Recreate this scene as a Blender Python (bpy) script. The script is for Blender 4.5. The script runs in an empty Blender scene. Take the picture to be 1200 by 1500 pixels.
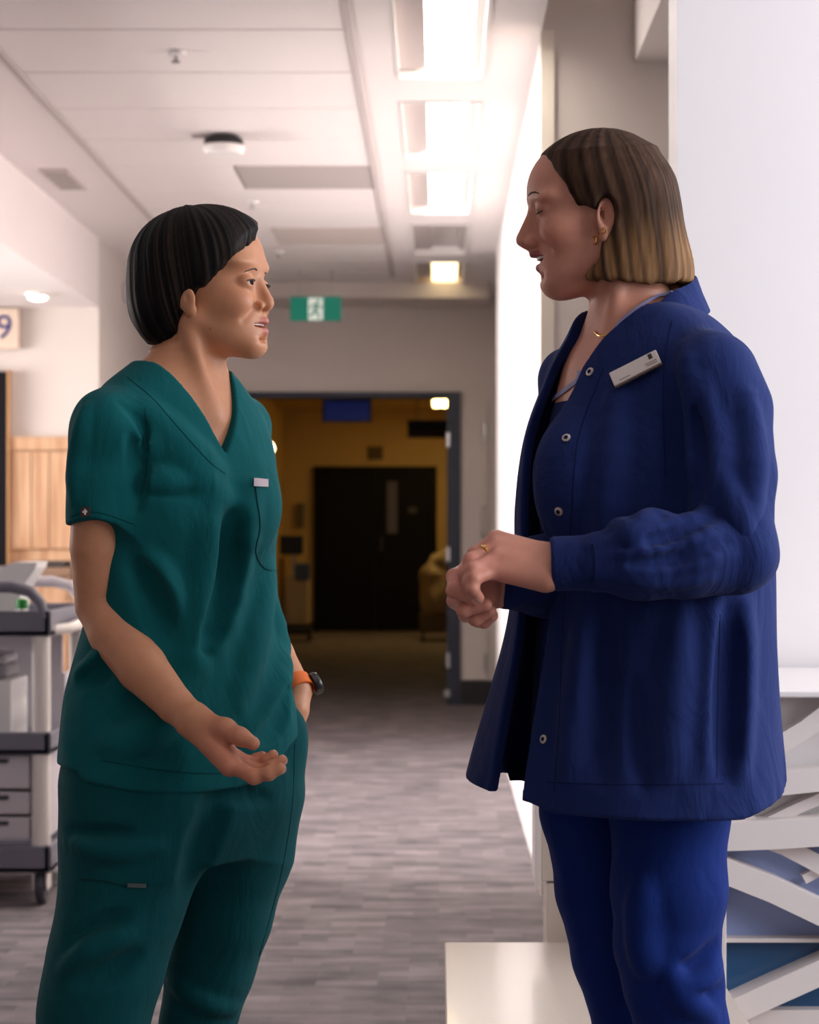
import bpy, bmesh, math, random
import numpy as np
from mathutils import Vector, Matrix

# ------------------------------------------------------------------ camera, world, lights, exposure
scene = bpy.context.scene
C = scene.collection
FPX, VX, VY, CAMZ = 2900.0, 643.0, 780.0, 1.17          # focal length and vanishing point in px of a 1200x1500 frame
cam_data = bpy.data.cameras.new('camera')
cam = bpy.data.objects.new('camera', cam_data); C.objects.link(cam)
cam.location = (0, 0, CAMZ); cam.rotation_euler = (math.pi/2, 0, 0)
cam_data.sensor_fit = 'VERTICAL'; cam_data.sensor_height = 36; cam_data.sensor_width = 28.8
cam_data.lens = FPX/1500*36
cam_data.shift_x = -(VX-600)/1500; cam_data.shift_y = (VY-750)/1500
cam_data.clip_start = 0.05; cam_data.clip_end = 100
cam_data.dof.use_dof = True; cam_data.dof.focus_distance = 2.72; cam_data.dof.aperture_fstop = 7.0
scene.camera = cam

world = bpy.data.worlds.new('world'); scene.world = world; world.use_nodes = True
world.node_tree.nodes['Background'].inputs[0].default_value = (0.75, 0.85, 1.0, 1)
world.node_tree.nodes['Background'].inputs[1].default_value = 0.6

def area_light(name, loc, rot, sx, sy, power, col, spread=180):
    d = bpy.data.lights.new(name, 'AREA'); d.shape = 'RECTANGLE'; d.size = sx; d.size_y = sy
    d.energy = power; d.color = col; d.spread = math.radians(spread)
    o = bpy.data.objects.new(name, d); C.objects.link(o); o.location = loc; o.rotation_euler = rot
    return o
# daylight through the big window in the side wall (out of frame, to the right)
area_light('window_daylight', (2.56, 2.2, 1.9), (0, math.radians(90), 0), 1.4, 3.2, 78, (0.93, 0.95, 1.0))
# daylight across the ward from the windows of the left-hand wall, beyond the frame
area_light('ward_window_daylight', (-4.9, 8.3, 1.7), (0, math.radians(-90), 0), 1.5, 4.2, 150, (1.0, 0.95, 0.92), 95)
# weak fill added behind the camera to lighten the fronts; no window there
area_light('rear_fill_light', (-0.6, -2.95, 1.9), (math.radians(90), 0, 0), 3.6, 1.6, 4.5, (1.0, 0.97, 0.95))

vs = scene.view_settings
scene.display_settings.display_device = 'sRGB'
vs.view_transform = 'Standard'; vs.look = 'None'; vs.exposure = 0.45; vs.gamma = 1.0; vs.use_curve_mapping = False
try:
    scene.cycles.max_bounces = 8; scene.cycles.diffuse_bounces = 4; scene.cycles.glossy_bounces = 3; scene.cycles.transmission_bounces = 4
except Exception: pass
# ------------------------------------------------------------------ materials
def srgb(r, g, b):
    def f(c):
        c /= 255.0
        return c/12.92 if c <= 0.04045 else ((c+0.055)/1.055)**2.4
    return (f(r), f(g), f(b), 1.0)

def mat(name, col, rough=0.6, metal=0.0, var=0.0, scale=20.0, bump=0.0, bscale=200.0, emit=None, estr=0.0, spec=0.5,
        stretch=(1, 1, 1), sheen=0.0, coat=0.0, trans=0.0, ior=1.45):
    m = bpy.data.materials.new(name); m.use_nodes = True
    nt = m.node_tree; b = nt.nodes['Principled BSDF']
    b.inputs['Base Color'].default_value = col
    b.inputs['Roughness'].default_value = rough; b.inputs['Metallic'].default_value = metal
    b.inputs['Specular IOR Level'].default_value = spec
    b.inputs['Sheen Weight'].default_value = sheen
    b.inputs['Coat Weight'].default_value = coat
    b.inputs['Transmission Weight'].default_value = trans; b.inputs['IOR'].default_value = ior
    if emit: b.inputs['Emission Color'].default_value = emit; b.inputs['Emission Strength'].default_value = estr
    tc = nt.nodes.new('ShaderNodeTexCoord'); mp = nt.nodes.new('ShaderNodeMapping')
    nt.links.new(tc.outputs['Object'], mp.inputs[0]); mp.inputs['Scale'].default_value = stretch
    n = nt.nodes.new('ShaderNodeTexNoise'); n.inputs['Scale'].default_value = scale; n.inputs['Detail'].default_value = 4
    nt.links.new(mp.outputs[0], n.inputs['Vector'])
    mx = nt.nodes.new('ShaderNodeMix'); mx.data_type = 'RGBA'
    mx.inputs[6].default_value = tuple(c*(1-var) for c in col[:3])+(1,)
    mx.inputs[7].default_value = tuple(min(1, c*(1+var)) for c in col[:3])+(1,)
    nt.links.new(n.outputs[0], mx.inputs[0]); nt.links.new(mx.outputs[2], b.inputs['Base Color'])
    if bump:
        n2 = nt.nodes.new('ShaderNodeTexNoise'); n2.inputs['Scale'].default_value = bscale; n2.inputs['Detail'].default_value = 3
        nt.links.new(mp.outputs[0], n2.inputs['Vector'])
        bp = nt.nodes.new('ShaderNodeBump'); bp.inputs['Strength'].default_value = bump; bp.inputs['Distance'].default_value = 0.002
        nt.links.new(n2.outputs[0], bp.inputs['Height']); nt.links.new(bp.outputs[0], b.inputs['Normal'])
    return m

# ------------------------------------------------------------------ objects
def tag(o, label=None, cat=None, group=None, kind=None):
    if label: o['label'] = label
    if cat: o['category'] = cat
    if group: o['group'] = group
    if kind: o['kind'] = kind
    return o

def thing(name, loc, label, cat, group=None):
    o = bpy.data.objects.new(name, None); C.objects.link(o); o.location = loc; o.empty_display_size = 0.1
    return tag(o, label, cat, group)

def world_loc(o):
    v = Vector((0, 0, 0))
    while o is not None:
        v = v + Vector(o.location); o = o.parent
    return v

def link_mesh(name, me, m, parent=None, smooth=False):
    o = bpy.data.objects.new(name, me); C.objects.link(o)
    if m is not None and len(me.materials) == 0: me.materials.append(m)
    if smooth: me.polygons.foreach_set('use_smooth', np.ones(len(me.polygons), dtype=bool))
    if parent is not None:
        o.parent = parent
        L = world_loc(parent)
        if L.length > 0: me.transform(Matrix.Translation(-L))
    return o

class MB:
    """collects shapes in world coordinates and links them as one mesh object"""
    def __init__(s): s.bm = bmesh.new()
    def box(s, x0, x1, y0, y1, z0, z1, bevel=0.0, M=None, seg=2):
        vs = [s.bm.verts.new((x, y, z)) for x in (x0, x1) for y in (y0, y1) for z in (z0, z1)]
        F = [(0, 1, 3, 2), (4, 6, 7, 5), (0, 4, 5, 1), (2, 3, 7, 6), (0, 2, 6, 4), (1, 5, 7, 3)]
        fs = [s.bm.faces.new([vs[i] for i in f]) for f in F]
        if bevel:
            es = list({e for f in fs for e in f.edges})
            r = bmesh.ops.bevel(s.bm, geom=es, offset=bevel, segments=seg, profile=0.5, affect='EDGES')
            vs = list({v for f in r['faces'] for v in f.verts} | {v for v in vs if v.is_valid})
        if M is not None:
            for v in vs: v.co = M @ v.co
        return s
    def prism(s, pts, axis, a, b):
        """extrude a 2D polygon; axis 'y': pts are (x,z); 'x': (y,z); 'z': (x,y)"""
        def P(p, t): return {'y': (p[0], t, p[1]), 'x': (t, p[0], p[1]), 'z': (p[0], p[1], t)}[axis]
        A = [s.bm.verts.new(P(p, a)) for p in pts]; B = [s.bm.verts.new(P(p, b)) for p in pts]
        n = len(pts)
        s.bm.faces.new(A); s.bm.faces.new(B[::-1])
        for i in range(n): s.bm.faces.new([A[i], B[i], B[(i+1) % n], A[(i+1) % n]])
        return s
    def tube(s, pts, r, seg=12, caps=True, flat=None):
        pts = [Vector(p) for p in pts]; n = len(pts)
        rs = r if isinstance(r, (list, tuple)) else [r]*n
        rings = []; up = None
        for i, p in enumerate(pts):
            t = (pts[min(i+1, n-1)]-pts[max(i-1, 0)]).normalized()
            if up is None: up = Vector((0, 0, 1)) if abs(t.z) < 0.9 else Vector((1, 0, 0))
            u = (up - t*up.dot(t)).normalized(); w = t.cross(u); up = u
            fl = flat or (1, 1)
            rings.append([s.bm.verts.new(p + (u*math.cos(a)*fl[0] + w*math.sin(a)*fl[1])*rs[i]) for a in [2*math.pi*k/seg for k in range(seg)]])
        for i in range(n-1):
            for k in range(seg):
                s.bm.faces.new([rings[i][k], rings[i][(k+1) % seg], rings[i+1][(k+1) % seg], rings[i+1][k]])
        if caps:
            s.bm.faces.new(rings[0][::-1]); s.bm.faces.new(rings[-1])
        return s
    def lathe(s, prof, c, axis='z', seg=24):
        """prof: list of (radius, height along axis)"""
        def P(r, h, a):
            u, v = r*math.cos(a), r*math.sin(a)
            return {'z': (c[0]+u, c[1]+v, c[2]+h), 'y': (c[0]+u, c[1]+h, c[2]+v), 'x': (c[0]+h, c[1]+u, c[2]+v)}[axis]
        rings = [[s.bm.verts.new(P(r, h, 2*math.pi*k/seg)) for k in range(seg)] for r, h in prof]
        for i in range(len(prof)-1):
            for k in range(seg):
                s.bm.faces.new([rings[i][k], rings[i][(k+1) % seg], rings[i+1][(k+1) % seg], rings[i+1][k]])
        s.bm.faces.new(rings[0][::-1]); s.bm.faces.new(rings[-1])
        return s
    def build(s, name, m, parent=None, smooth=False):
        bmesh.ops.recalc_face_normals(s.bm, faces=s.bm.faces[:])
        me = bpy.data.meshes.new(name); s.bm.to_mesh(me); s.bm.free()
        o = link_mesh(name, me, m, parent, smooth)
        if smooth:
            try: me.set_sharp_from_angle(angle=math.radians(40))
            except Exception: pass
        return o

def struct(name, mb, m, label=None, parent=None):
    o = mb.build(name, m, parent)
    if parent is None: tag(o, label, 'structure' if not label else None, None, 'structure')
    return o

def at(px, py, d):
    """world point that a pixel of the 1200x1500 frame shows at distance d"""
    return Vector(((px-VX)*d/FPX, d, CAMZ-(py-VY)*d/FPX))

# ------------------------------------------------------------------ signed-distance modelling (bodies, hair, clothes)
class SDF:
    """a list of smooth unions / cuts / displacements, meshed block by block with surface nets"""
    def __init__(s): s.ops = []
    def add(s, fn, lo, hi, k=0.01): s.ops.append(('u', fn, np.array(lo, float), np.array(hi, float), k)); return s
    def cut(s, fn, lo, hi, k=0.003): s.ops.append(('c', fn, np.array(lo, float), np.array(hi, float), k)); return s
    def disp(s, fn, lo, hi): s.ops.append(('d', fn, np.array(lo, float), np.array(hi, float), 0.0)); return s
    def keep(s, fn, k=0.002): s.ops.append(('k', fn, None, None, k)); return s
    def eval(s, x, y, z, ops=None):
        d = np.full(np.broadcast(x, y, z).shape, 1.0, dtype=np.float32)
        for kind, fn, lo, hi, k in (s.ops if ops is None else ops):
            g = fn(x, y, z)
            if kind == 'u':
                h = np.maximum(k-np.abs(d-g), 0)/k if k > 0 else 0
                d = np.minimum(d, g) - h*h*k*0.25
            elif kind in 'ck':
                if kind == 'c': g = -g
                h = np.maximum(k-np.abs(d-g), 0)/k if k > 0 else 0
                d = np.maximum(d, g) + h*h*k*0.25
            else: d = d + g
        return d
    def mesh(s, name, xs, ys, zs, n=20, margin=1.7):
        xs, ys, zs = [np.asarray(a, np.float32) for a in (xs, ys, zs)]
        NX, NY, NZ = len(xs), len(ys), len(zs)
        I = [np.arange(0, N-1, n) for N in (NX, NY, NZ)]
        def cent(a, i): j = np.minimum(i+n, len(a)-1); return (a[i]+a[j])/2, (a[j]-a[i])/2
        cx, hx = cent(xs, I[0]); cy, hy = cent(ys, I[1]); cz, hz = cent(zs, I[2])
        gx, gy, gz = np.meshgrid(cx, cy, cz, indexing='ij')
        rad = np.sqrt(hx[:, None, None]**2 + hy[None, :, None]**2 + hz[None, None, :]**2)
        act = np.argwhere(np.abs(s.eval(gx, gy, gz)) < rad*margin+0.004)
        LO = np.array([o[2]-o[4]-0.02 if o[2] is not None else np.full(3, -1e9) for o in s.ops]); HI = np.array([o[3]+o[4]+0.02 if o[3] is not None else np.full(3, 1e9) for o in s.ops])
        vid, vco, quads = [], [], []
        for bi, bj, bk in act:
            i0, j0, k0 = I[0][bi], I[1][bj], I[2][bk]
            X, Y, Z = xs[i0:i0+n+1], ys[j0:j0+n+1], zs[k0:k0+n+1]
            lo = np.array([X[0], Y[0], Z[0]]); hi = np.array([X[-1], Y[-1], Z[-1]])
            ops = [s.ops[q] for q in np.nonzero((LO < hi).all(1) & (HI > lo).all(1))[0]]
            if not ops: continue
            v = s.eval(X[:, None, None], Y[None, :, None], Z[None, None, :], ops)
            if v.shape != (len(X), len(Y), len(Z)): v = np.broadcast_to(v, (len(X), len(Y), len(Z)))
            ins = v < 0
            if not ins.any() or ins.all(): continue
            # vertices
            a, b, c = v.shape[0]-1, v.shape[1]-1, v.shape[2]-1
            cnt = np.zeros((a, b, c), np.float32); sx = np.zeros((a, b, c), np.float32); sy = sx.copy(); sz = sx.copy()
            with np.errstate(divide='ignore', invalid='ignore'):
                for ax in range(3):
                    sl0 = [slice(None)]*3; sl1 = [slice(None)]*3
                    sl0[ax] = slice(None, -1); sl1[ax] = slice(1, None)
                    v0, v1 = v[tuple(sl0)], v[tuple(sl1)]
                    cr = (ins[tuple(sl0)] != ins[tuple(sl1)])
                    t = np.where(cr, v0/(v0-v1), 0)
                    co = [X, Y, Z]; oth = [q for q in range(3) if q != ax]
                    A = co[ax]; shape = [1, 1, 1]; shape[ax] = len(A)-1
                    pa = A[:-1].reshape(shape) + t*(A[1:]-A[:-1]).reshape(shape)
                    for u in (0, 1):
                        for w in (0, 1):
                            sl = [slice(None)]*3
                            sl[oth[0]] = slice(u, (u-1) or None); sl[oth[1]] = slice(w, (w-1) or None)
                            m = cr[tuple(sl)].astype(np.float32)
                            cnt += m
                            S = [sx, sy, sz]; S[ax] += np.where(m > 0, pa[tuple(sl)], 0)
                            for q, off in ((oth[0], u), (oth[1], w)):
                                B = co[q]; sh = [1, 1, 1]; sh[q] = len(B)-1
                                S[q] += m*(B[off:len(B)-1+off]).reshape(sh)
            idx = np.argwhere(cnt > 0)
            cc = cnt[cnt > 0]
            vco.append(np.stack([sx[cnt > 0]/cc, sy[cnt > 0]/cc, sz[cnt > 0]/cc], 1))
            gi = idx + np.array([i0, j0, k0])
            vid.append((gi[:, 0].astype(np.int64)*NY+gi[:, 1])*NZ+gi[:, 2])
            # faces: grid edges whose start corner is in this block
            for ax in range(3):
                sl0 = [slice(0, a), slice(0, b), slice(0, c)]; sl1 = list(sl0)
                sl1[ax] = slice(1, [a, b, c][ax]+1)
                i_a, i_b = ins[tuple(sl0)], ins[tuple(sl1)]
                e = np.argwhere(i_a != i_b)
                if not len(e): continue
                flip = i_a[e[:, 0], e[:, 1], e[:, 2]]
                g = e + np.array([i0, j0, k0])
                o1, o2 = (ax+1) % 3, (ax+2) % 3
                def cid(d1, d2):
                    q = g.copy(); q[:, o1] -= d1; q[:, o2] -= d2
                    bad = (q < 0).any(1)
                    r = (q[:, 0].astype(np.int64)*NY+q[:, 1])*NZ+q[:, 2]; r[bad] = -1
                    return r
                Q = np.stack([cid(1, 1), cid(0, 1), cid(0, 0), cid(1, 0)], 1)
                Q[~flip] = Q[~flip][:, ::-1]
                quads.append(Q)
        vid = np.concatenate(vid); vco = np.concatenate(vco); quads = np.concatenate(quads)
        order = np.argsort(vid); vid = vid[order]; vco = vco[order]
        pos = np.searchsorted(vid, quads); pos = np.minimum(pos, len(vid)-1)
        ok = (vid[pos] == quads).all(1)
        pos = pos[ok]
        me = bpy.data.meshes.new(name)
        me.vertices.add(len(vco)); me.vertices.foreach_set('co', vco.astype(np.float32).ravel())
        nq = len(pos)
        me.loops.add(nq*4); me.loops.foreach_set('vertex_index', pos.astype(np.int32).ravel())
        me.polygons.add(nq); me.polygons.foreach_set('loop_start', np.arange(0, nq*4, 4, dtype=np.int32))
        try: me.polygons.foreach_set('loop_total', np.full(nq, 4, dtype=np.int32))
        except Exception: pass
        me.update(calc_edges=True); me.validate()
        me.polygons.foreach_set('use_smooth', np.ones(nq, dtype=bool))
        return me

def lin(a, b, step): return np.arange(a, b+step, step)
def varied(keys):
    """grid line positions: keys = [(start, step), ..., (end, None)]"""
    out = []
    for (a, st), (b, _) in zip(keys[:-1], keys[1:]):
        n = max(1, int(round((b-a)/st))); out += [a+(b-a)*i/n for i in range(n)]
    return np.array(out+[keys[-1][0]])

def bb(pts, r):
    p = np.array(pts, float); return p.min(0)-r, p.max(0)+r

def f_cone(a, b, r1, r2):
    a = np.array(a, np.float32); b = np.array(b, np.float32); ab = b-a; L2 = float(ab@ab)+1e-12
    def fn(x, y, z):
        t = ((x-a[0])*ab[0]+(y-a[1])*ab[1]+(z-a[2])*ab[2])/L2
        t = np.clip(t, 0, 1)
        return np.sqrt((x-a[0]-t*ab[0])**2+(y-a[1]-t*ab[1])**2+(z-a[2]-t*ab[2])**2) - (r1+(r2-r1)*t)
    return fn

def f_ell(c, r, R=None):
    """ellipsoid; R = 3x3 rotation whose COLUMNS are the local axes"""
    c = [float(q) for q in c]; r = [float(q) for q in r]
    def fn(x, y, z):
        u, v, w = x-c[0], y-c[1], z-c[2]
        if R is not None:
            u, v, w = (R[0][0]*u+R[1][0]*v+R[2][0]*w, R[0][1]*u+R[1][1]*v+R[2][1]*w, R[0][2]*u+R[1][2]*v+R[2][2]*w)
        k0 = np.sqrt((u/r[0])**2+(v/r[1])**2+(w/r[2])**2)
        k1 = np.sqrt((u/r[0]**2)**2+(v/r[1]**2)**2+(w/r[2]**2)**2)
        return (k0*(k0-1)/(k1+1e-9)).astype(np.float32)
    return fn

class Rig:
    """a local frame for SDF shapes: local (x forward, y left, z up) -> world"""
    def __init__(s, sdf, M):
        s.sdf = sdf; s.M = M; s.R = np.array(M.to_3x3()); s.t = np.array(M.translation)
        s.sc = float(np.linalg.norm(s.R[:, 0])); s.Rn = s.R/s.sc
    def p(s, q): return s.R@np.array(q, float)+s.t
    def ell(s, c, r, k=0.01, op='add', R=None):
        c = s.p(c); r = [q*s.sc for q in r]
        Rm = s.Rn if R is None else s.Rn@np.array(R)
        m = max(r); getattr(s.sdf, op)(f_ell(c, r, Rm), c-m, c+m, k)
    def cone(s, a, b, r1, r2, k=0.01, op='add'):
        a, b = s.p(a), s.p(b); lo, hi = bb([a, b], max(r1, r2)*s.sc)
        getattr(s.sdf, op)(f_cone(a, b, r1*s.sc, r2*s.sc), lo, hi, k)
    def local(s, x, y, z):
        u, v, w = x-s.t[0], y-s.t[1], z-s.t[2]; R = s.Rn
        return ((R[0][0]*u+R[1][0]*v+R[2][0]*w)/s.sc, (R[0][1]*u+R[1][1]*v+R[2][1]*w)/s.sc, (R[0][2]*u+R[1][2]*v+R[2][2]*w)/s.sc)

def chain(sdf, pts, rs, k=0.01):
    """tapered limb through points"""
    for i in range(len(pts)-1):
        lo, hi = bb([pts[i], pts[i+1]], max(rs[i], rs[i+1]))
        sdf.add(f_cone(pts[i], pts[i+1], rs[i], rs[i+1]), lo, hi, k)

def smooth_interp(keys, z):
    """monotone-ish cubic (Catmull-Rom) interpolation of key columns at z; keys sorted by first column"""
    K = np.array(keys, np.float64); zz = K[:, 0]
    out = []
    for c in range(1, K.shape[1]):
        y = K[:, c]; m = np.gradient(y, zz)
        zc = np.clip(z, zz[0], zz[-1]); i = np.clip(np.searchsorted(zz, zc)-1, 0, len(zz)-2)
        h = zz[i+1]-zz[i]; t = (zc-zz[i])/h
        out.append((((2*t**3-3*t**2+1)*y[i]+(t**3-2*t**2+t)*h*m[i]+(-2*t**3+3*t**2)*y[i+1]+(t**3-t**2)*h*m[i+1])).astype(np.float32))
    return out

def f_loft(keys, ang, p=2.0):
    """stacked super-ellipses: keys rows (z, cx, cy, a, b): a = half size along the facing axis, b = half size sideways.
    ang = heading (radians) of the facing axis in the xy plane"""
    keys = sorted(keys); ca, sa = math.cos(ang), math.sin(ang); z0, z1 = keys[0][0], keys[-1][0]
    def fn(x, y, z):
        cx, cy, a, b = smooth_interp(keys, z)
        u = (x-cx)*ca+(y-cy)*sa; v = -(x-cx)*sa+(y-cy)*ca
        if p == 2.0: r = np.sqrt((u/a)**2+(v/b)**2)
        else: r = (np.abs(u/a)**p+np.abs(v/b)**p)**(1/p)
        g = np.sqrt((u/a**2)**2+(v/b**2)**2)/np.maximum(r, 1e-3)
        d = np.where(r > 0.3, (r-1)/np.maximum(g, 1e-3), -0.7*np.minimum(a, b))
        return np.maximum(d, np.maximum(z0-z, z-z1)).astype(np.float32)
    R = max(max(abs(k[3]), abs(k[4])) for k in keys)*1.1
    lo = np.array([min(k[1] for k in keys)-R, min(k[2] for k in keys)-R, z0]); hi = np.array([max(k[1] for k in keys)+R, max(k[2] for k in keys)+R, z1])
    return fn, lo, hi

def vnoise(seed, n=12):
    """cheap smooth pseudo-noise: a sum of random sines, roughly in -1..1 at unit frequency"""
    rg = np.random.RandomState(seed)
    K = rg.normal(0, 1, (n, 3)); ph = rg.uniform(0, 6.28, n)
    def fn(x, y, z):
        o = 0
        for i in range(n): o = o + np.sin(K[i, 0]*x+K[i, 1]*y+K[i, 2]*z+ph[i])
        return o/math.sqrt(n)
    return fn
# ------------------------------------------------------------------ the setting
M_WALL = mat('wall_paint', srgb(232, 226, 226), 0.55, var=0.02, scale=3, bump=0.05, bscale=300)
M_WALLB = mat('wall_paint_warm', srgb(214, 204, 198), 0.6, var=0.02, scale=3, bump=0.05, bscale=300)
M_CEIL = mat('ceiling_plaster', srgb(236, 228, 226), 0.7, var=0.015, scale=4)
M_TILE = mat('ceiling_tile_white', srgb(240, 232, 230), 0.75, var=0.02, scale=60, bump=0.15, bscale=400)
M_GRID = mat('ceiling_gap', srgb(120, 112, 110), 0.8)
M_DARKFRAME = mat('charcoal_steel_frame', srgb(44, 50, 66), 0.45, var=0.05)
M_BLACKDOOR = mat('black_door_paint', srgb(14, 13, 18), 0.55, var=0.1, scale=5, spec=0.2)
M_YWALL = mat('corridor_ochre_paint', srgb(206, 176, 116), 0.6, var=0.04, scale=2)
M_METAL = mat('brushed_steel', srgb(190, 190, 192), 0.3, metal=1.0, var=0.05)
M_WHITE = mat('white_gloss_laminate', srgb(238, 232, 230), 0.3, var=0.01)
M_GREYTRAY = mat('light_tray_grey', srgb(196, 186, 184), 0.6)
M_SKIRT = mat('black_rubber_skirting', srgb(30, 30, 34), 0.5)

def carpet_material():
    m = bpy.data.materials.new('carpet_tiles'); m.use_nodes = True
    nt = m.node_tree; b = nt.nodes['Principled BSDF']; L = nt.links.new
    tc = nt.nodes.new('ShaderNodeTexCoord')
    mp = nt.nodes.new('ShaderNodeMapping'); mp.inputs['Scale'].default_value = (3.2, 6.5, 1)
    L(tc.outputs['Object'], mp.inputs[0])
    n1 = nt.nodes.new('ShaderNodeTexNoise'); n1.inputs['Scale'].default_value = 1.6; n1.inputs['Detail'].default_value = 3
    L(mp.outputs[0], n1.inputs['Vector'])
    br = nt.nodes.new('ShaderNodeTexBrick'); br.inputs['Scale'].default_value = 1.0
    br.inputs['Brick Width'].default_value = 0.16; br.inputs['Row Height'].default_value = 0.055; br.inputs['Mortar Size'].default_value = 0.0
    br.inputs['Bias'].default_value = -0.1
    br.inputs['Color1'].default_value = (0.25, 0.25, 0.25, 1); br.inputs['Color2'].default_value = (0.75, 0.75, 0.75, 1)
    L(tc.outputs['Object'], br.inputs['Vector'])
    n2 = nt.nodes.new('ShaderNodeTexNoise'); n2.inputs['Scale'].default_value = 160; n2.inputs['Detail'].default_value = 2
    L(tc.outputs['Object'], n2.inputs['Vector'])
    a1 = nt.nodes.new('ShaderNodeMix'); a1.data_type = 'RGBA'; a1.inputs[0].default_value = 0.42
    L(n1.outputs[0], a1.inputs[6]); L(br.outputs[0], a1.inputs[7])
    a2 = nt.nodes.new('ShaderNodeMix'); a2.data_type = 'RGBA'; a2.inputs[0].default_value = 0.2
    L(a1.outputs[2], a2.inputs[6]); L(n2.outputs[0], a2.inputs[7])
    cr = nt.nodes.new('ShaderNodeValToRGB')
    cr.color_ramp.elements[0].position = 0.32; cr.color_ramp.elements[0].color = srgb(76, 70, 74)
    cr.color_ramp.elements[1].position = 0.68; cr.color_ramp.elements[1].color = srgb(146, 136, 140)
    L(a2.outputs[2], cr.inputs[0]); L(cr.outputs[0], b.inputs['Base Color'])
    b.inputs['Roughness'].default_value = 0.75; b.inputs['Specular IOR Level'].default_value = 0.35
    bp = nt.nodes.new('ShaderNodeBump'); bp.inputs['Strength'].default_value = 0.3; bp.inputs['Distance'].default_value = 0.003
    L(n2.outputs[0], bp.inputs['Height']); L(bp.outputs[0], b.inputs['Normal'])
    return m
M_CARPET = carpet_material()

CZ = 2.80                                         # corridor ceiling height
def st(name, label, m, *boxes):
    mb = MB()
    for q in boxes: mb.box(*q)
    o = mb.build(name, m); tag(o, label, None, None, 'structure'); return o

floor = st('floor', 'grey patterned carpet tile floor running down the corridor', M_CARPET, (-5.0, 3.0, -3.2, 24.0, -0.1, 0.0))
# shell of the open area in front
st('wall_left', 'white side wall of the open ward area', M_WALL, (-5.1, -5.0, -3.2, 11.0, 0, 3.2))
st('wall_back', 'white wall behind the photographer', M_WALLB, (-5.0, 3.0, -3.3, -3.2, 0, 3.2))
wr = st('wall_right', 'white window wall beside the ward', M_WALL,
   (2.6, 2.75, -3.2, 0.5, 0, 3.2), (2.6, 2.75, 3.9, 6.4, 0, 3.2), (2.6, 2.75, 0.5, 3.9, 0, 1.15), (2.6, 2.75, 0.5, 3.9, 2.65, 3.2))
w1 = st('window_1', 'wide white framed window in the side wall', M_WHITE,
   (2.6, 2.7, 0.5, 3.9, 1.15, 1.2), (2.6, 2.7, 0.5, 3.9, 2.6, 2.65), (2.6, 2.7, 0.5, 0.56, 1.2, 2.6), (2.6, 2.7, 3.84, 3.9, 1.2, 2.6))
st('ceiling_front', 'white ceiling above the open ward area', M_CEIL, (-5.0, 3.0, -3.2, 5.4, 3.2, 3.3), (0.335, 3.0, 5.4, 6.4, 3.2, 3.3))
st('wall_pillar', 'bright white wall end behind the reception counter', M_WALL, (0.482, 2.6, 4.0, 4.15, 0, 3.2))
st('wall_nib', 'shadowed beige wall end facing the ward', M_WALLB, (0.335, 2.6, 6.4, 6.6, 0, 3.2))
st('trim_1', 'cream corner guard on the wall end', mat('cream_guard', srgb(232, 222, 208), 0.5), (0.328, 0.372, 6.385, 6.42, 0, 2.79))
st('ceiling_bulkhead', 'white boxed bulkhead under the ceiling by the wall end', M_WALLB, (0.633, 2.6, 4.15, 6.4, 2.69, 3.2))
# corridor
st('wall_corridor', 'bright white corridor wall beside the lights', M_WALL, (0.335, 0.5, 6.6, 11.5, 0, CZ))
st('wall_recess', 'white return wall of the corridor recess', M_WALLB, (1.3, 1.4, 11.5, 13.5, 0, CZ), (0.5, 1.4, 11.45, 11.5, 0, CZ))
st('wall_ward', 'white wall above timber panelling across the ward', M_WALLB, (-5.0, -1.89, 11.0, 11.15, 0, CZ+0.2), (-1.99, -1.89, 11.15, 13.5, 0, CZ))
st('ceiling_soffit', 'lowered white soffit with a downlight over the ward', M_CEIL, (-5.0, -1.89, 5.4, 11.0, 2.42, 2.5), (-1.95, -1.89, 5.4, 11.0, 2.5, CZ))
# door wall with double doorway
DX0, DX1, DZ = -1.36, 0.055, 2.09
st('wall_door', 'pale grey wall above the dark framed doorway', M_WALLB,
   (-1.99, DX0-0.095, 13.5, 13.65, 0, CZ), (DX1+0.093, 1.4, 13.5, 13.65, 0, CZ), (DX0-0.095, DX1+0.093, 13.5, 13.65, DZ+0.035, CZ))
d1 = st('door_1', 'dark steel frame of the wide corridor doorway', M_DARKFRAME,
   (DX1, DX1+0.093, 13.46, 13.68, 0, DZ+0.035), (DX0-0.095, DX0, 13.46, 13.68, 0, DZ+0.035), (DX0, DX1, 13.46, 13.68, DZ, DZ+0.035))
for z in (1.80, 1.02, 0.30):
    MB().box(DX1-0.004, DX1+0.02, 13.445, 13.462, z-0.05, z+0.05, 0.003).build('hinge', M_METAL, d1)
MB().box(DX1-0.02, DX1+0.02, 13.43, 13.46, 0.05, 0.10, 0.004).build('floor_stop', M_METAL, d1)
# white cupboard door on the wall right of the frame
d2 = st('door_2', 'flush white cupboard door beside the dark doorway', M_WALLB, (DX1+0.11, 0.33, 13.46, 13.5, 0.17, 2.06))
MB().box(DX1+0.094, 0.40, 13.44, 13.5, 0, 0.16).build('kick_plate', M_SKIRT, d2)
for z in (1.86, 0.29):
    MB().box(0.305, 0.325, 13.44, 13.462, z-0.06, z+0.06, 0.004).build('hinge', M_METAL, d2)
hz0, hz1 = 1.15, 1.34
MB().tube([(0.325, 13.455, hz0), (0.297, 13.43, hz0), (0.292, 13.42, hz0+0.02), (0.292, 13.42, hz1-0.02), (0.297, 13.43, hz1), (0.325, 13.455, hz1)], 0.006, 8).build('pull_handle', M_METAL, d2, True)

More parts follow.
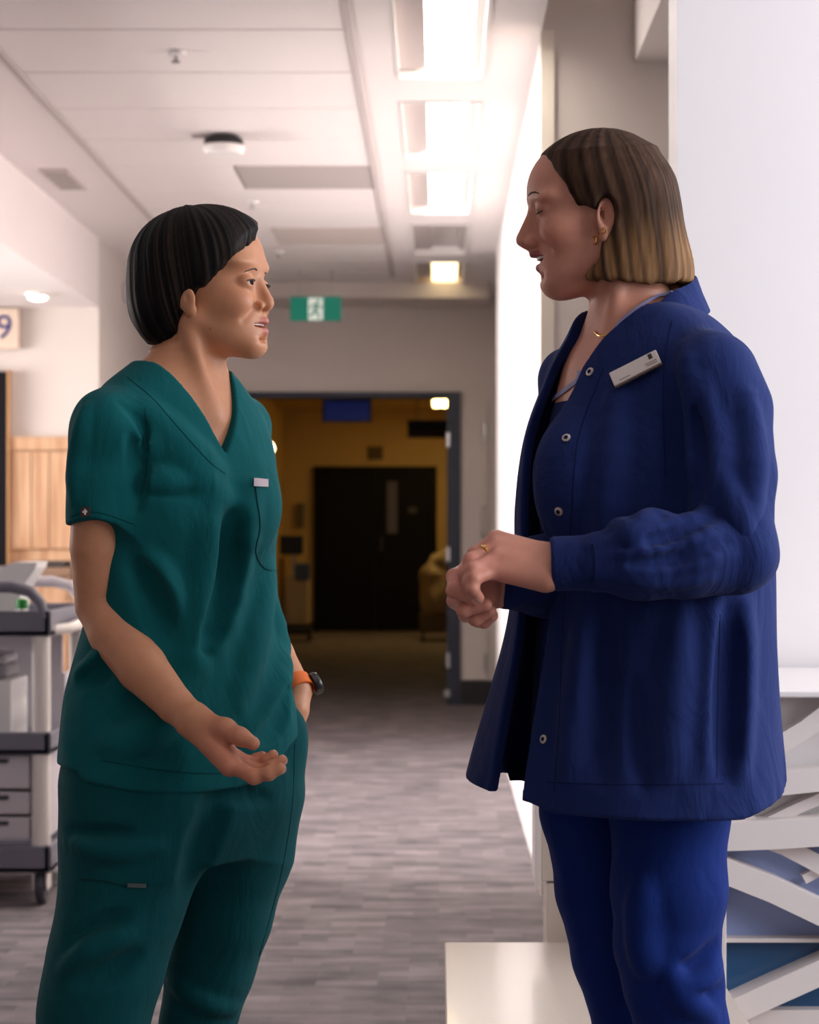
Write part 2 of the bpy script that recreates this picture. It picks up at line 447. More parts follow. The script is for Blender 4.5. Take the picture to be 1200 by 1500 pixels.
# ceiling of the corridor: plaster margins, a field of tiles, slot lights
TX0, TX1 = -1.487, -0.30
ceil = st('ceiling', 'white corridor ceiling with tile field and plaster margins', M_CEIL,
   (-1.89, TX0, 5.4, 13.5, CZ, CZ+0.1), (TX1, -0.155, 5.4, 13.5, CZ, CZ+0.1), (0.165, 0.335, 5.4, 13.5, CZ, CZ+0.1),
   (0.335, 1.4, 11.5, 13.5, CZ, CZ+0.1), (-1.99, 1.4, 5.4, 13.5, CZ+0.12, CZ+0.2), (-1.89, 0.335, 5.3, 5.4, CZ, 3.2),
   (TX0, TX1, 12.62, 13.5, CZ, CZ+0.1),
   (-0.155, 0.165, 5.4, 5.86, CZ, CZ+0.1), (-0.155, 0.165, 7.12, 7.48, CZ, CZ+0.1), (-0.155, 0.165, 8.66, 8.94, CZ, CZ+0.1),
   (-0.155, 0.165, 10.12, 10.46, CZ, CZ+0.1), (-0.155, 0.165, 11.62, 11.9, CZ, CZ+0.1), (-0.155, 0.165, 13.2, 13.5, CZ, CZ+0.1))
MB().box(TX0, TX1, 5.4, 12.62, CZ+0.035, CZ+0.045).build('tile_backing', M_GRID, ceil)
MB().box(-1.86, 0.33, 12.9, 13.49, 2.70, CZ).build('bulkhead_panel', M_WALLB, ceil)
def tile_piece(x0, x1, y0, y1, m, nm='ceiling_tile'):
    MB().box(x0+0.006, x1-0.006, y0+0.006, y1-0.006, CZ+0.004, CZ+0.034, 0.004, seg=1).build(nm, m, ceil)
M_GRILLE = mat('return_air_grey', srgb(178, 168, 165), 0.8, var=0.25, scale=260)
y = 6.43-0.6
row = 0
while y < 12.5:
    y1 = y+0.6
    if abs(y-8.83) < 0.02:                         # row with the perforated return-air tile
        tile_piece(TX0, -0.92, y, y1, M_TILE); tile_piece(-0.92, TX1, y, y1, M_GRILLE, 'return_air_tile')
    elif abs(y-10.63) < 0.02:                      # row with the louvred diffuser
        tile_piece(TX0, -0.91, y, y1, M_TILE)
        MB().box(-0.90, TX1-0.01, y+0.01, y1-0.01, CZ+0.03, CZ+0.04).build('diffuser_back', mat('diffuser_cream', srgb(226, 208, 160), 0.6), ceil)
        for q in range(5):
            yy = y+0.06+q*0.11
            MB().box(-0.90, TX1-0.01, yy, yy+0.012, CZ-0.012, CZ+0.03).build('diffuser_slat', M_GREYTRAY, ceil)
    else: tile_piece(TX0, TX1, y, min(y1, 12.6), M_TILE)
    y += 0.6
MB().box(TX0-0.02, TX0+0.004, 5.4, 12.62, CZ-0.006, CZ+0.03).build('edge_trim', M_GREYTRAY, ceil)
MB().box(TX1-0.004, TX1+0.02, 5.4, 12.62, CZ-0.006, CZ+0.03).build('edge_trim', M_GREYTRAY, ceil)

# far corridor behind the doorway
st('wall_far', 'ochre lit wall at the end of the far corridor', M_YWALL, (-1.95, 1.0, 23.4, 23.55, 0, 2.7))
st('wall_far_side', 'ochre side walls of the far corridor', M_YWALL, (-1.95, -1.83, 13.66, 23.4, 0, 2.7), (0.62, 0.74, 13.66, 23.4, 0, 2.7))
st('ceiling_far', 'dim ceiling of the far corridor', M_YWALL, (-1.95, 0.74, 13.66, 23.4, 2.62, 2.7))
st('baseboard_far', 'black skirting along the far corridor walls', M_SKIRT, (-1.83, -1.80, 13.7, 23.4, 0, 0.1), (-1.83, -1.48, 23.36, 23.4, 0, 0.1))
fd = st('door_3', 'black double fire doors at the end of the corridor', M_BLACKDOOR,
   (-1.477, -1.43, 23.33, 23.4, 0, 1.95), (-0.07, -0.024, 23.33, 23.4, 0, 1.95), (-1.43, -0.07, 23.33, 23.4, 1.90, 1.95))
for x0, x1 in ((-1.428, -0.752), (-0.748, -0.072)):
    MB().box(x0, x1, 23.35, 23.395, 0.01, 1.898, 0.006).build('door_leaf', M_BLACKDOOR, fd)
MB().box(-0.61, -0.49, 23.344, 23.352, 1.16, 1.77).build('vision_panel', mat('dim_wired_glass', srgb(92, 88, 92), 0.25), fd)
MB().box(-0.70, -0.66, 23.33, 23.352, 0.95, 1.12, 0.004).build('push_plate', mat('dark_steel', srgb(60, 58, 60), 0.4, metal=0.6), fd)
MB().box(-0.36, -0.26, 23.344, 23.352, 1.40, 1.47).build('door_notice', mat('door_notice_grey', srgb(70, 68, 70), 0.5), fd)

# left: black door and timber wall panelling across the ward
bd = st('door_4', 'black door at the edge of the timber panelling', M_BLACKDOOR, (-3.4, -2.386, 10.94, 11.0, 0, 2.06))
MB().box(-2.386, -2.376, 10.935, 10.995, 0, 2.07).build('door_edge', mat('pale_timber_edge', srgb(196, 150, 104), 0.5), bd)
def wood_mat():
    m = bpy.data.materials.new('pale_timber'); m.use_nodes = True
    nt = m.node_tree; b = nt.nodes['Principled BSDF']; L = nt.links.new
    tc = nt.nodes.new('ShaderNodeTexCoord'); mp = nt.nodes.new('ShaderNodeMapping'); mp.inputs['Scale'].default_value = (14, 14, 1.2)
    L(tc.outputs['Object'], mp.inputs[0])
    n = nt.nodes.new('ShaderNodeTexNoise'); n.inputs['Scale'].default_value = 2.0; n.inputs['Detail'].default_value = 5; L(mp.outputs[0], n.inputs[0])
    cr = nt.nodes.new('ShaderNodeValToRGB')
    cr.color_ramp.elements[0].position = 0.35; cr.color_ramp.elements[0].color = srgb(186, 142, 108)
    cr.color_ramp.elements[1].position = 0.7; cr.color_ramp.elements[1].color = srgb(214, 176, 142)
    L(n.outputs[0], cr.inputs[0]); L(cr.outputs[0], b.inputs['Base Color']); b.inputs['Roughness'].default_value = 0.5
    return m
M_WOOD = wood_mat()
wp = st('trim_2', 'pale timber wall panelling of vertical boards', M_WOOD, (-2.375, -1.9, 10.975, 10.998, 0.95, 1.70))
MB().box(-2.375, -1.9, 10.95, 10.99, 1.625, 1.70, 0.004).build('top_board', M_WOOD, wp)
bx = -2.375
for wd in (0.12, 0.10, 0.13, 0.13):
    MB().box(bx+0.003, bx+wd-0.003, 10.955, 10.985, 1.08, 1.62, 0.004).build('board', M_WOOD, wp); bx += wd
# ------------------------------------------------------------------ fittings and furniture
def emissive(name, col, strength):
    return mat(name, col, 0.4, emit=col, estr=strength)
M_LENS = emissive('light_diffuser_lit', (1.0, 0.92, 0.82, 1), 25.0)
M_LENSY = emissive('light_diffuser_warm', (1.0, 0.80, 0.45, 1), 2.2)
M_LENSOFF = mat('light_diffuser_unlit', srgb(205, 196, 194), 0.4)
lights = [(5.87, 7.11, M_LENS, 'slot ceiling light nearest the ward, cut by the top of the picture'),
          (7.49, 8.65, M_LENS, 'second lit slot ceiling light down the corridor'),
          (8.95, 10.11, M_LENS, 'third lit slot ceiling light, just before the unlit one'),
          (10.47, 11.61, M_LENSOFF, 'unlit grey slot ceiling light in the corridor row'),
          (11.91, 13.19, M_LENSY, 'yellowish slot ceiling light closest to the dark doorway')]
for y0, y1, lm, lab in lights:
    t = thing('ceiling_light', (0.005, (y0+y1)/2, CZ), lab, 'light', 'slot lights along the corridor ceiling')
    mb = MB()
    mb.box(-0.154, 0.164, y0, y0+0.02, CZ-0.004, CZ+0.09).box(-0.154, 0.164, y1-0.02, y1, CZ-0.004, CZ+0.09)
    mb.box(-0.154, -0.140, y0+0.02, y1-0.02, CZ-0.004, CZ+0.09).box(0.150, 0.164, y0+0.02, y1-0.02, CZ-0.004, CZ+0.09)
    mb.build('frame', M_WHITE, t)
    MB().box(-0.140, -0.045, y0+0.02, y1-0.02, CZ+0.030, CZ+0.062).build('reflector_wing', M_GREYTRAY, t)
    MB().box(0.118, 0.150, y0+0.02, y1-0.02, CZ+0.030, CZ+0.062).build('reflector_wing', M_GREYTRAY, t)
    MB().box(-0.0445, 0.1175, y0+0.02, y1-0.02, CZ+0.048, CZ+0.060).build('diffuser', lm, t)

M_PLASTIC = mat('white_plastic', srgb(236, 232, 230), 0.4)
M_BLACKP = mat('black_plastic', srgb(26, 26, 28), 0.35)
# dome smoke detector on a bracket
p = at(328, 206, 8.15)
t = thing('smoke_detector', (p.x, 8.15, CZ), 'round black and white detector under a ceiling bracket', 'detector')
MB().lathe([(0.075, -0.075), (0.085, -0.062), (0.088, -0.045), (0.086, -0.04)], (p.x, 8.15, CZ), seg=28).build('white_dome', M_PLASTIC, t, True)
MB().lathe([(0.084, -0.04), (0.08, -0.012), (0.06, 0.0), (0.02, 0.004)], (p.x, 8.15, CZ), seg=28).build('black_base', M_BLACKP, t, True)
MB().box(p.x-0.13, p.x+0.02, 8.13, 8.17, CZ-0.004, CZ+0.004, 0.001).build('bracket', M_GREYTRAY, t)
# sprinklers
for i, (px, d, lab) in enumerate(((258, 6.72, 'small ceiling sprinkler rose nearest the ward'), (370, 9.75, 'tiny ceiling sprinkler beyond the grey return-air tile'),
                   (408, 11.5, 'small sprinkler just beyond the louvred ceiling diffuser'))):
    x = (px-VX)*d/FPX
    t = thing('ceiling_sprinkler', (x, d, CZ), lab, 'sprinkler', 'ceiling sprinklers')
    MB().lathe([(0.035, -0.002), (0.03, -0.014), (0.012, -0.016)], (x, d, CZ+0.004), seg=20).build('rose', M_PLASTIC, t, True)
    MB().lathe([(0.008, -0.016), (0.008, -0.03), (0.016, -0.034), (0.016, -0.038)], (x, d, CZ+0.004), seg=16).build('deflector', M_METAL, t, True)
# ceiling slot grille on the plaster margin
t = thing('ceiling_grille', (-1.72, 9.1, CZ), 'small square grey grille high on the plaster margin', 'grille')
MB().box(-1.79, -1.66, 8.86, 9.36, CZ-0.012, CZ+0.004, 0.003).build('frame', M_GREYTRAY, t)
for q in range(4):
    MB().box(-1.775, -1.675, 8.92+q*0.11, 8.97+q*0.11, CZ-0.018, CZ-0.010).build('louvre', M_GRILLE, t)
# wall box high on the side wall
t = thing('junction_box', (-1.87, 11.9, 2.62), 'pale grey junction box high on the white side wall', 'junction box')
MB().box(-1.889, -1.80, 11.82, 11.98, 2.55, 2.66, 0.008).build('body', M_GREYTRAY, t)
MB().box(-1.80, -1.794, 11.84, 11.96, 2.565, 2.645, 0.002).build('lid', M_GREYTRAY, t)
# downlight in the soffit
t = thing('downlight', (-2.1, 10.36, 2.42), 'round glowing downlight in the lowered soffit', 'light')
MB().lathe([(0.062, 0.0), (0.062, -0.012), (0.05, -0.02)], (-2.1, 10.36, 2.422), seg=28).build('rim', M_WHITE, t, True)
MB().lathe([(0.05, -0.012), (0.047, -0.026), (0.03, -0.034)], (-2.1, 10.36, 2.42), seg=28).build('diffuser', emissive('downlight_glow', (1.0, 0.88, 0.66, 1), 9.0), t, True)

# text helper: flat lettering as a mesh
def letters(txt, size, loc, parent, m, name='lettering', depth=0.001, align='CENTER', bold=0.0, M=None):
    cu = bpy.data.curves.new(name, 'FONT'); cu.body = txt; cu.size = size; cu.align_x = align; cu.align_y = 'CENTER'
    cu.extrude = depth; cu.offset = bold
    o = bpy.data.objects.new(name, cu); C.objects.link(o)
    bpy.context.view_layer.update()
    dg = bpy.context.evaluated_depsgraph_get()
    me = bpy.data.meshes.new_from_object(o.evaluated_get(dg))
    bpy.data.objects.remove(o); bpy.data.curves.remove(cu)
    me.materials.clear()
    me.transform(M if M is not None else (Matrix.Translation(loc) @ Matrix.Rotation(math.pi/2, 4, 'X')))
    return link_mesh(name, me, m, parent)

# bay number sign
M_SIGN = mat('cream_sign', srgb(222, 200, 182), 0.5)
t = thing('bay_number_sign', (-2.44, 10.97, 2.17), 'cream wall sign with a dark blue numeral 9', 'sign')
MB().box(-2.55, -2.325, 10.95, 10.99, 2.185, 2.41, 0.004).build('board', M_SIGN, t)
letters('9', 0.19, (-2.405, 10.948, 2.30), t, mat('navy_ink', srgb(58, 58, 120), 0.5), 'numeral')

# running-man exit sign hung from the ceiling
M_GREEN = mat('exit_green', srgb(0, 112, 92), 0.4, emit=srgb(0, 112, 92), estr=0.35)
M_EXITW = mat('exit_white', srgb(214, 222, 212), 0.4, emit=srgb(214, 222, 212), estr=0.35)
EX, EY, EZ = at(462.5, 452, 12.3)
t = thing('exit_sign', (EX, EY, EZ-0.075), 'green exit sign with a running figure in a white doorway', 'sign')
MB().box(EX-0.158, EX+0.158, EY, EY+0.035, EZ-0.075, EZ+0.075, 0.004).build('box', M_GREEN, t)
MB().box(EX-0.046, EX+0.046, EY-0.002, EY+0.002, EZ-0.072, EZ+0.066).build('doorway_field', M_EXITW, t)
def ex(u, v): return (EX+u*0.05, EY-0.003, EZ+v*0.07)
man = MB()
man.lathe([(0.0095, -0.001), (0.0095, 0.001)], ex(0.28, 0.68), 'y', 14)
for a, b, w in (((0.2, 0.45), (-0.08, -0.1), 0.010), ((-0.08, -0.1), (0.3, -0.42), 0.007), ((0.3, -0.42), (0.42, -0.9), 0.006),
                ((-0.1, -0.1), (-0.3, -0.5), 0.007), ((-0.3, -0.5), (-0.85, -0.62), 0.006), ((0.16, 0.36), (0.52, 0.05), 0.005),
                ((0.52, 0.05), (0.85, 0.15), 0.005), ((0.1, 0.36), (-0.45, 0.32), 0.005), ((-0.45, 0.32), (-0.72, -0.02), 0.005)):
    A, B = Vector(ex(*a)), Vector(ex(*b)); n = (B-A).cross(Vector((0, 1, 0))).normalized()*w
    man.prism([((A+n).x, (A+n).z), ((B+n*0.8).x, (B+n*0.8).z), ((B-n*0.8).x, (B-n*0.8).z), ((A-n).x, (A-n).z)], 'y', EY-0.0035, EY-0.001)
man.build('running_figure', M_GREEN, t)
for sx in (-0.1, 0.1):
    MB().tube([(EX+sx, EY+0.017, EZ+0.07), (EX+sx, EY+0.017, CZ+0.01)], 0.004, 8).build('hanger', M_METAL, t)

# far corridor fittings
t = thing('blue_sign', (-0.675, 14.6, 1.99), 'blank dark blue sign panel hanging under the doorway lintel', 'sign')
MB().box(-0.845, -0.51, 14.58, 14.62, 1.995, 2.14, 0.006).build('panel', mat('blue_panel', srgb(14, 40, 120), 0.35, emit=srgb(14, 40, 130), estr=0.08), t)
MB().box(-0.86, -0.495, 14.585, 14.63, 1.985, 2.15, 0.006).build('casing', M_BLACKP, t)
for x in (-0.8, -0.56): MB().tube([(x, 14.6, 2.14), (x, 14.6, 2.63)], 0.006, 8).build('hanger', M_METAL, t)
t = thing('hanging_sign_box', (-0.1, 18.0, 2.02), 'dark grey sign box hanging from the far corridor ceiling', 'sign')
MB().box(-0.285, 0.09, 17.96, 18.04, 2.03, 2.175, 0.008).build('panel', mat('grey_panel', srgb(74, 66, 56), 0.5), t)
MB().box(-0.285, 0.09, 17.95, 18.05, 2.11, 2.19, 0.006).build('cap', M_BLACKP, t)
for x in (-0.2, 0.02): MB().tube([(x, 18, 2.18), (x, 18, 2.63)], 0.006, 8).build('hanger', M_METAL, t)
t = thing('corridor_light', (0.03, 21.3, 2.6), 'square yellow light panel on the far corridor ceiling', 'light')
MB().box(-0.09, 0.21, 20.95, 22.1, 2.575, 2.625, 0.004).build('frame', M_GREYTRAY, t)
MB().box(-0.06, 0.18, 21.0, 22.05, 2.565, 2.58, 0.003).build('diffuser', emissive('yellow_glow', (1.0, 0.70, 0.26, 1), 12.0), t)
t = thing('wall_lamp', (-1.78, 20.0, 1.95), 'small glowing globe lamp on the far corridor wall', 'light')
MB().lathe([(0.012, -0.07), (0.045, -0.055), (0.066, -0.02), (0.07, 0.0), (0.064, 0.03), (0.04, 0.058), (0.012, 0.068)], (-1.73, 20.0, 2.02), seg=24).build('globe', emissive('globe_glow', (1.0, 0.80, 0.42, 1), 7.0), t, True)
MB().box(-1.83, -1.76, 19.97, 20.03, 1.99, 2.05, 0.006).build('bracket', M_METAL, t)
t = thing('wall_vent', (-0.75, 23.38, 2.02), 'small brown square vent above the black fire doors', 'vent')
MB().box(-0.84, -0.66, 23.37, 23.4, 2.03, 2.19, 0.005).build('frame', mat('brown_vent', srgb(120, 96, 64), 0.6), t)
for q in range(4): MB().box(-0.825, -0.675, 23.36, 23.372, 2.045+q*0.034, 2.063+q*0.034).build('louvre', mat('brown_louvre', srgb(86, 70, 50), 0.6), t)
t = thing('wall_phone', (-1.62, 23.36, 1.2), 'small grey wall phone beside the black fire doors', 'phone')
MB().box(-1.68, -1.58, 23.34, 23.4, 1.22, 1.52, 0.01).build('body', mat('dim_grey', srgb(120, 106, 84), 0.5), t)
MB().box(-1.665, -1.635, 23.31, 23.34, 1.25, 1.49, 0.01).build('handset', mat('dim_grey2', srgb(90, 80, 66), 0.5), t)
# equipment trolley at the left end of the corridor
M_BEIGE = mat('beige_plastic', srgb(196, 176, 140), 0.5)
cx, cy = -1.52, 21.3
t = thing('equipment_stand', (cx, cy, 0), 'cream equipment stand with a black monitor at the far corridor wall', 'trolley')
MB().box(cx-0.13, cx+0.13, cy-0.15, cy+0.15, 0.18, 0.72, 0.03).build('cabinet', M_BEIGE, t)
MB().box(cx-0.16, cx+0.16, cy-0.2, cy+0.2, 0.08, 0.16, 0.03).build('base', mat('dark_base', srgb(40, 38, 38), 0.5), t)
MB().tube([(cx-0.04, cy, 0.7), (cx-0.04, cy, 1.08)], 0.02, 10).build('pole', M_METAL, t)
MB().box(cx-0.19, cx+0.06, cy-0.06, cy+0.04, 0.93, 1.14, 0.02).build('monitor', M_BLACKP, t)
MB().box(cx-0.02, cx+0.14, cy-0.19, cy-0.10, 0.66, 0.84, 0.02).build('blue_pump', mat('blue_pump', srgb(74, 94, 130), 0.5), t)
MB().box(cx-0.20, cx-0.14, cy-0.1, cy+0.1, 0.2, 0.9, 0.01).build('side_panel', mat('mustard', srgb(150, 110, 30), 0.5), t)
for sx in (-1, 1):
    for sy in (-1, 1):
        MB().lathe([(0.02, -0.015), (0.04, -0.012), (0.04, 0.012), (0.02, 0.015)], (cx+sx*0.13, cy+sy*0.15, 0.04), 'x', 16).build('caster', M_BLACKP, t, True)
# linen trolley at the right end
cx, cy = 0.03, 21.5
t = thing('linen_trolley', (cx, cy, 0), 'trolley with a draped beige sheet beside the black fire doors', 'trolley')
me_s = SDF()
me_s.add(f_ell((cx+0.03, cy, 0.50), (0.25, 0.30, 0.30)), (cx-0.3, cy-0.3, 0.2), (cx+0.3, cy+0.3, 1.0), 0.05)
me_s.add(f_ell((cx-0.09, cy-0.05, 0.70), (0.13, 0.2, 0.12)), (cx-0.3, cy-0.3, 0.5), (cx+0.1, cy+0.2, 0.9), 0.04)
me_s.add(f_ell((cx+0.13, cy-0.05, 0.66), (0.12, 0.2, 0.16)), (cx, cy-0.3, 0.4), (cx+0.3, cy+0.2, 0.9), 0.04)
me_s.add(f_ell((cx+0.05, cy, 0.86), (0.17, 0.2, 0.09)), (cx-0.2, cy-0.2, 0.7), (cx+0.25, cy+0.2, 1.0), 0.05)
nz = vnoise(5)
me_s.disp(lambda x, y, z: 0.026*nz(x*22, y*22, z*9), (cx-1, cy-1, 0), (cx+1, cy+1, 2))
link_mesh('draped_sheet', me_s.mesh('draped_sheet', lin(cx-0.34, cx+0.34, 0.02), lin(cy-0.38, cy+0.38, 0.02), lin(0.22, 1.02, 0.02)), mat('beige_sheet', srgb(176, 156, 124), 0.8), t)
MB().box(cx-0.24, cx+0.24, cy-0.28, cy+0.28, 0.10, 0.30, 0.02).build('frame', mat('olive_frame', srgb(100, 84, 40), 0.5), t)
for sx in (-1, 1):
    for sy in (-1, 1):
        MB().lathe([(0.02, -0.015), (0.05, -0.012), (0.05, 0.012), (0.02, 0.015)], (cx+sx*0.2, cy+sy*0.22, 0.05), 'x', 16).build('caster', M_BLACKP, t, True)

# ward counter under the timber panelling
t = thing('ward_counter', (-2.6, 10.5, 0), 'timber fronted counter under the panelling across the ward', 'counter')
MB().box(-3.6, -1.95, 10.35, 10.93, 0.06, 0.94, 0.006).build('cabinet', M_WOOD, t)
MB().box(-3.65, -1.92, 10.30, 10.94, 0.94, 0.985, 0.006).build('worktop', mat('brown_worktop', srgb(140, 112, 92), 0.4), t)
MB().box(-3.55, -2.0, 10.38, 10.90, 0.0, 0.06).build('plinth', M_SKIRT, t)
t = thing('flat_tray', (-2.05, 10.5, 0.985), 'dark flat tray lying on the brown ward counter', 'tray')
MB().box(-2.16, -1.97, 10.42, 10.62, 0.9855, 1.02, 0.005).build('tray', mat('dark_grey_tray', srgb(66, 60, 60), 0.5), t)

# medical trolley
M_TRGREY = mat('trolley_grey_plastic', srgb(112, 110, 122), 0.45)
M_TRDARK = mat('trolley_dark_plastic', srgb(62, 60, 68), 0.45)
M_TRWHITE = mat('trolley_white_post', srgb(226, 218, 212), 0.35)
M_TRPANEL = mat('trolley_side_panel', srgb(198, 190, 196), 0.5)
X0, X1, Y0, Y1 = -1.86, -1.25, 6.22, 6.86
t = thing('medical_trolley', (-1.55, 6.54, 0), 'grey and white medical trolley with drawers and push bar', 'trolley')
for x in (X0, X1):
    for yq in (Y0, Y1):
        MB().tube([(x, yq, 0.16), (x, yq, 0.88)], 0.030, 16, flat=(1, 1)).build('post', M_TRWHITE, t, True)
        MB().tube([(x, yq, 0.10), (x, yq, 0.17)], 0.012, 10).build('caster_stem', M_METAL, t, True)
        w = MB().lathe([(0.02, -0.014), (0.05, -0.014), (0.056, -0.006), (0.056, 0.006), (0.05, 0.014), (0.02, 0.014)], (x, yq+0.02, 0.0562), 'x', 22).build('caster', M_TRDARK, t, True)
        MB().lathe([(0.018, -0.019), (0.022, -0.016), (0.022, 0.016), (0.018, 0.019)], (x, yq+0.02, 0.0562), 'x', 14).build('hub', M_METAL, w, True)
        MB().box(x-0.024, x-0.018, yq-0.02, yq+0.045, 0.05, 0.12, 0.002).build('fork', M_TRWHITE, t)
        MB().box(x+0.018, x+0.024, yq-0.02, yq+0.045, 0.05, 0.12, 0.002).build('fork', M_TRWHITE, t)
for z0, z1, m_ in ((0.845, 0.925, M_TRGREY), (0.475, 0.545, M_TRGREY), (0.105, 0.19, M_TRGREY)):
    tr = MB(); tr.box(X0-0.035, X1+0.035, Y0-0.035, Y1+0.035, z0, z0+0.022, 0.006)
    tr.box(X0-0.035, X1+0.035, Y0-0.035, Y0-0.012, z0, z1, 0.006).box(X0-0.035, X1+0.035, Y1+0.012, Y1+0.035, z0, z1, 0.006)
    tr.box(X0-0.035, X0-0.012, Y0-0.035, Y1+0.035, z0, z1, 0.006).box(X1+0.012, X1+0.035, Y0-0.035, Y1+0.035, z0, z1, 0.006)
    tr.build('tray', m_, t)
MB().box(X1-0.004, X1+0.010, Y0+0.04, Y1-0.04, 0.20, 0.47, 0.003).build('side_panel', M_TRPANEL, t)
MB().box(X0+0.02, X1-0.05, Y1-0.03, Y1-0.01, 0.19, 0.84).build('back_panel', M_TRPANEL, t)
for k, (z0, z1) in enumerate(((0.205, 0.275), (0.285, 0.355), (0.365, 0.470))):
    dr = MB().box(X0+0.035, X1-0.035, Y0-0.005, Y0+0.45, z0, z1, 0.006).build('drawer', M_TRPANEL, t)
    MB().box(X0+0.1, X1-0.1, Y0-0.022, Y0-0.004, z1-0.022, z1-0.010, 0.003).build('pull', M_TRDARK, dr)
# arched rails on the top tray
for yq in (Y0-0.02, Y1+0.02):
    MB().tube([(X0, yq, 0.90), (X0+0.01, yq, 0.97), (X0+0.05, yq, 1.0), (X1-0.09, yq, 1.0), (X1-0.03, yq, 0.985), (X1, yq, 0.95), (X1+0.012, yq, 0.90)], 0.019, 14).build('arched_rail', M_TRGREY if yq < Y1 else M_TRPANEL, t, True)
MB().tube([(X1+0.02, Y0+0.05, 0.86), (X1+0.07, Y0+0.10, 0.865), (X1+0.08, Y0+0.3, 0.875), (X1+0.08, Y1-0.1, 0.875), (X1+0.02, Y1-0.02, 0.87)], 0.017, 14).build('push_bar', M_TRWHITE, t, True)
MB().box(X1+0.036, X1+0.05, Y0+0.14, Y0+0.4, 0.60, 0.72, 0.004).build('wire_basket_back', M_TRPANEL, t)
for q in range(6):
    MB().tube([(X1+0.07, Y0+0.14+q*0.05, 0.60), (X1+0.07, Y0+0.14+q*0.05, 0.70)], 0.003, 6).build('basket_wire', M_TRDARK, t)
MB().tube([(X1+0.07, Y0+0.13, 0.60), (X1+0.07, Y0+0.41, 0.60)], 0.005, 6).build('basket_rail', M_TRDARK, t)
# things on the trolley
t = thing('white_dispenser', (-1.5, 6.4, 0.868), 'white angled plastic dispenser standing on the trolley top', 'dispenser')
MB().prism([(-1.72, 0.868), (-1.36, 0.868), (-1.335, 0.99), (-1.29, 1.055), (-1.285, 1.075), (-1.36, 1.075), (-1.42, 1.05), (-1.72, 1.045)], 'y', 6.33, 6.5).build('body', M_PLASTIC, t)
MB().box(-1.70, -1.40, 6.345, 6.485, 1.045, 1.058, 0.004).build('lid', mat('grey_lid', srgb(180, 176, 180), 0.5), t)
t = thing('green_cap_bottle', (-1.32, 6.3, 0.868), 'small bottle with a bright green cap on the trolley', 'bottle')
MB().lathe([(0.024, 0.0), (0.026, 0.01), (0.026, 0.045), (0.016, 0.06)], (-1.32, 6.27, 0.868), seg=20).build('flask', M_PLASTIC, t, True)
MB().lathe([(0.017, 0.06), (0.018, 0.064), (0.018, 0.088), (0.014, 0.092)], (-1.32, 6.27, 0.868), seg=20).build('cap', mat('green_cap', srgb(50, 150, 70), 0.4), t, True)
for i, (x0, x1, z1, mm, lab) in enumerate(((-1.60, -1.36, 0.70, M_PLASTIC, 'white paper glove box on the middle trolley shelf'), (-1.80, -1.62, 0.74, M_TRDARK, 'dark grey storage box on the middle trolley shelf'))):
    t = thing('supply_box', (x0, 6.35, 0.498), lab, 'box', 'boxes on the middle trolley shelf')
    MB().box(x0, x1, 6.30, 6.55, 0.4985, z1, 0.006).build('carton', mm, t)
    MB().box(x0+0.05, x1-0.05, 6.294, 6.302, 0.55, z1-0.05, 0.002).build('front_panel', mat('carton_label', srgb(150, 144, 150), 0.5), t)
t = thing('folded_cloth', (-1.45, 6.45, 0.70), 'folded grey cloth stacked on the white glove box', 'cloth')
MB().box(-1.59, -1.38, 6.32, 6.53, 0.702, 0.745, 0.015).build('fold', mat('grey_cloth', srgb(150, 146, 150), 0.9, bump=0.3), t)
MB().box(-1.585, -1.385, 6.325, 6.525, 0.745, 0.78, 0.015).build('fold', mat('grey_cloth2', srgb(168, 164, 168), 0.9, bump=0.3), t)

# reception counter with decorative lattice (right)
M_LAT = mat('white_lattice_strip', srgb(232, 222, 218), 0.35)
M_BLUE1 = mat('pale_blue_glass', srgb(150, 166, 210), 0.18, coat=0.4)
M_BLUE2 = mat('deep_blue_glass', srgb(36, 80, 122), 0.15, coat=0.5)
D = 3.42
def dx(px): return (px-VX)*D/FPX
def dz(py): return CAMZ-(py-VY)*D/FPX
t = thing('reception_counter', (dx(1200), D+0.2, 0), 'white reception counter with lattice strips over blue glass panels', 'counter')
XR = 1.75
MB().box(dx(1040), XR, D-0.03, D+0.55, dz(1020), dz(1010), 0.003).build('counter_top', M_WHITE, t)
MB().box(dx(1048), XR, D+0.05, D+0.52, 0.08, dz(1020)).build('carcass', M_WHITE, t)
MB().box(dx(1062), XR, D+0.03, D+0.05, dz(1376), dz(1236)).build('upper_glass', M_BLUE1, t)
MB().box(dx(1062), XR, D+0.03, D+0.05, dz(1480), dz(1380)).build('lower_glass', M_BLUE2, t)
MB().box(dx(1050), XR, D, D+0.05, dz(1381), dz(1375), 0.001).build('rail', M_LAT, t)
MB().box(dx(1050), XR, D, D+0.05, 0.0, dz(1480), 0.001).build('plinth', M_LAT, t)
MB().box(dx(1047), dx(1062), D-0.02, D+0.05, 0.0, dz(1020), 0.002).build('end_post', M_LAT, t)
def strip(pts, w, y0, y1, nm='lattice_strip'):
    """a flat strip following a polyline of pixels on the counter front"""
    P = [Vector((dx(a), dz(b))) for a, b in pts]; n = len(P); up, dn = [], []
    for i, q in enumerate(P):
        tn = (P[min(i+1, n-1)]-P[max(i-1, 0)]).normalized(); no = Vector((-tn.y, tn.x))*(w*D/FPX/2)
        up.append(q+no); dn.append(q-no)
    MB().prism([(a.x, a.y) for a in up+dn[::-1]], 'y', D+y0, D+y1).build(nm, M_LAT, t)
strip([(1050, 1147), (1130, 1147), (1260, 1134), (1420, 1110)], 33, -0.025, 0.03)
strip([(1050, 1222), (1130, 1219), (1300, 1208), (1500, 1190)], 41, -0.035, 0.03)
strip([(1050, 1268), (1130, 1300), (1260, 1362), (1420, 1436)], 36, -0.035, 0.03)
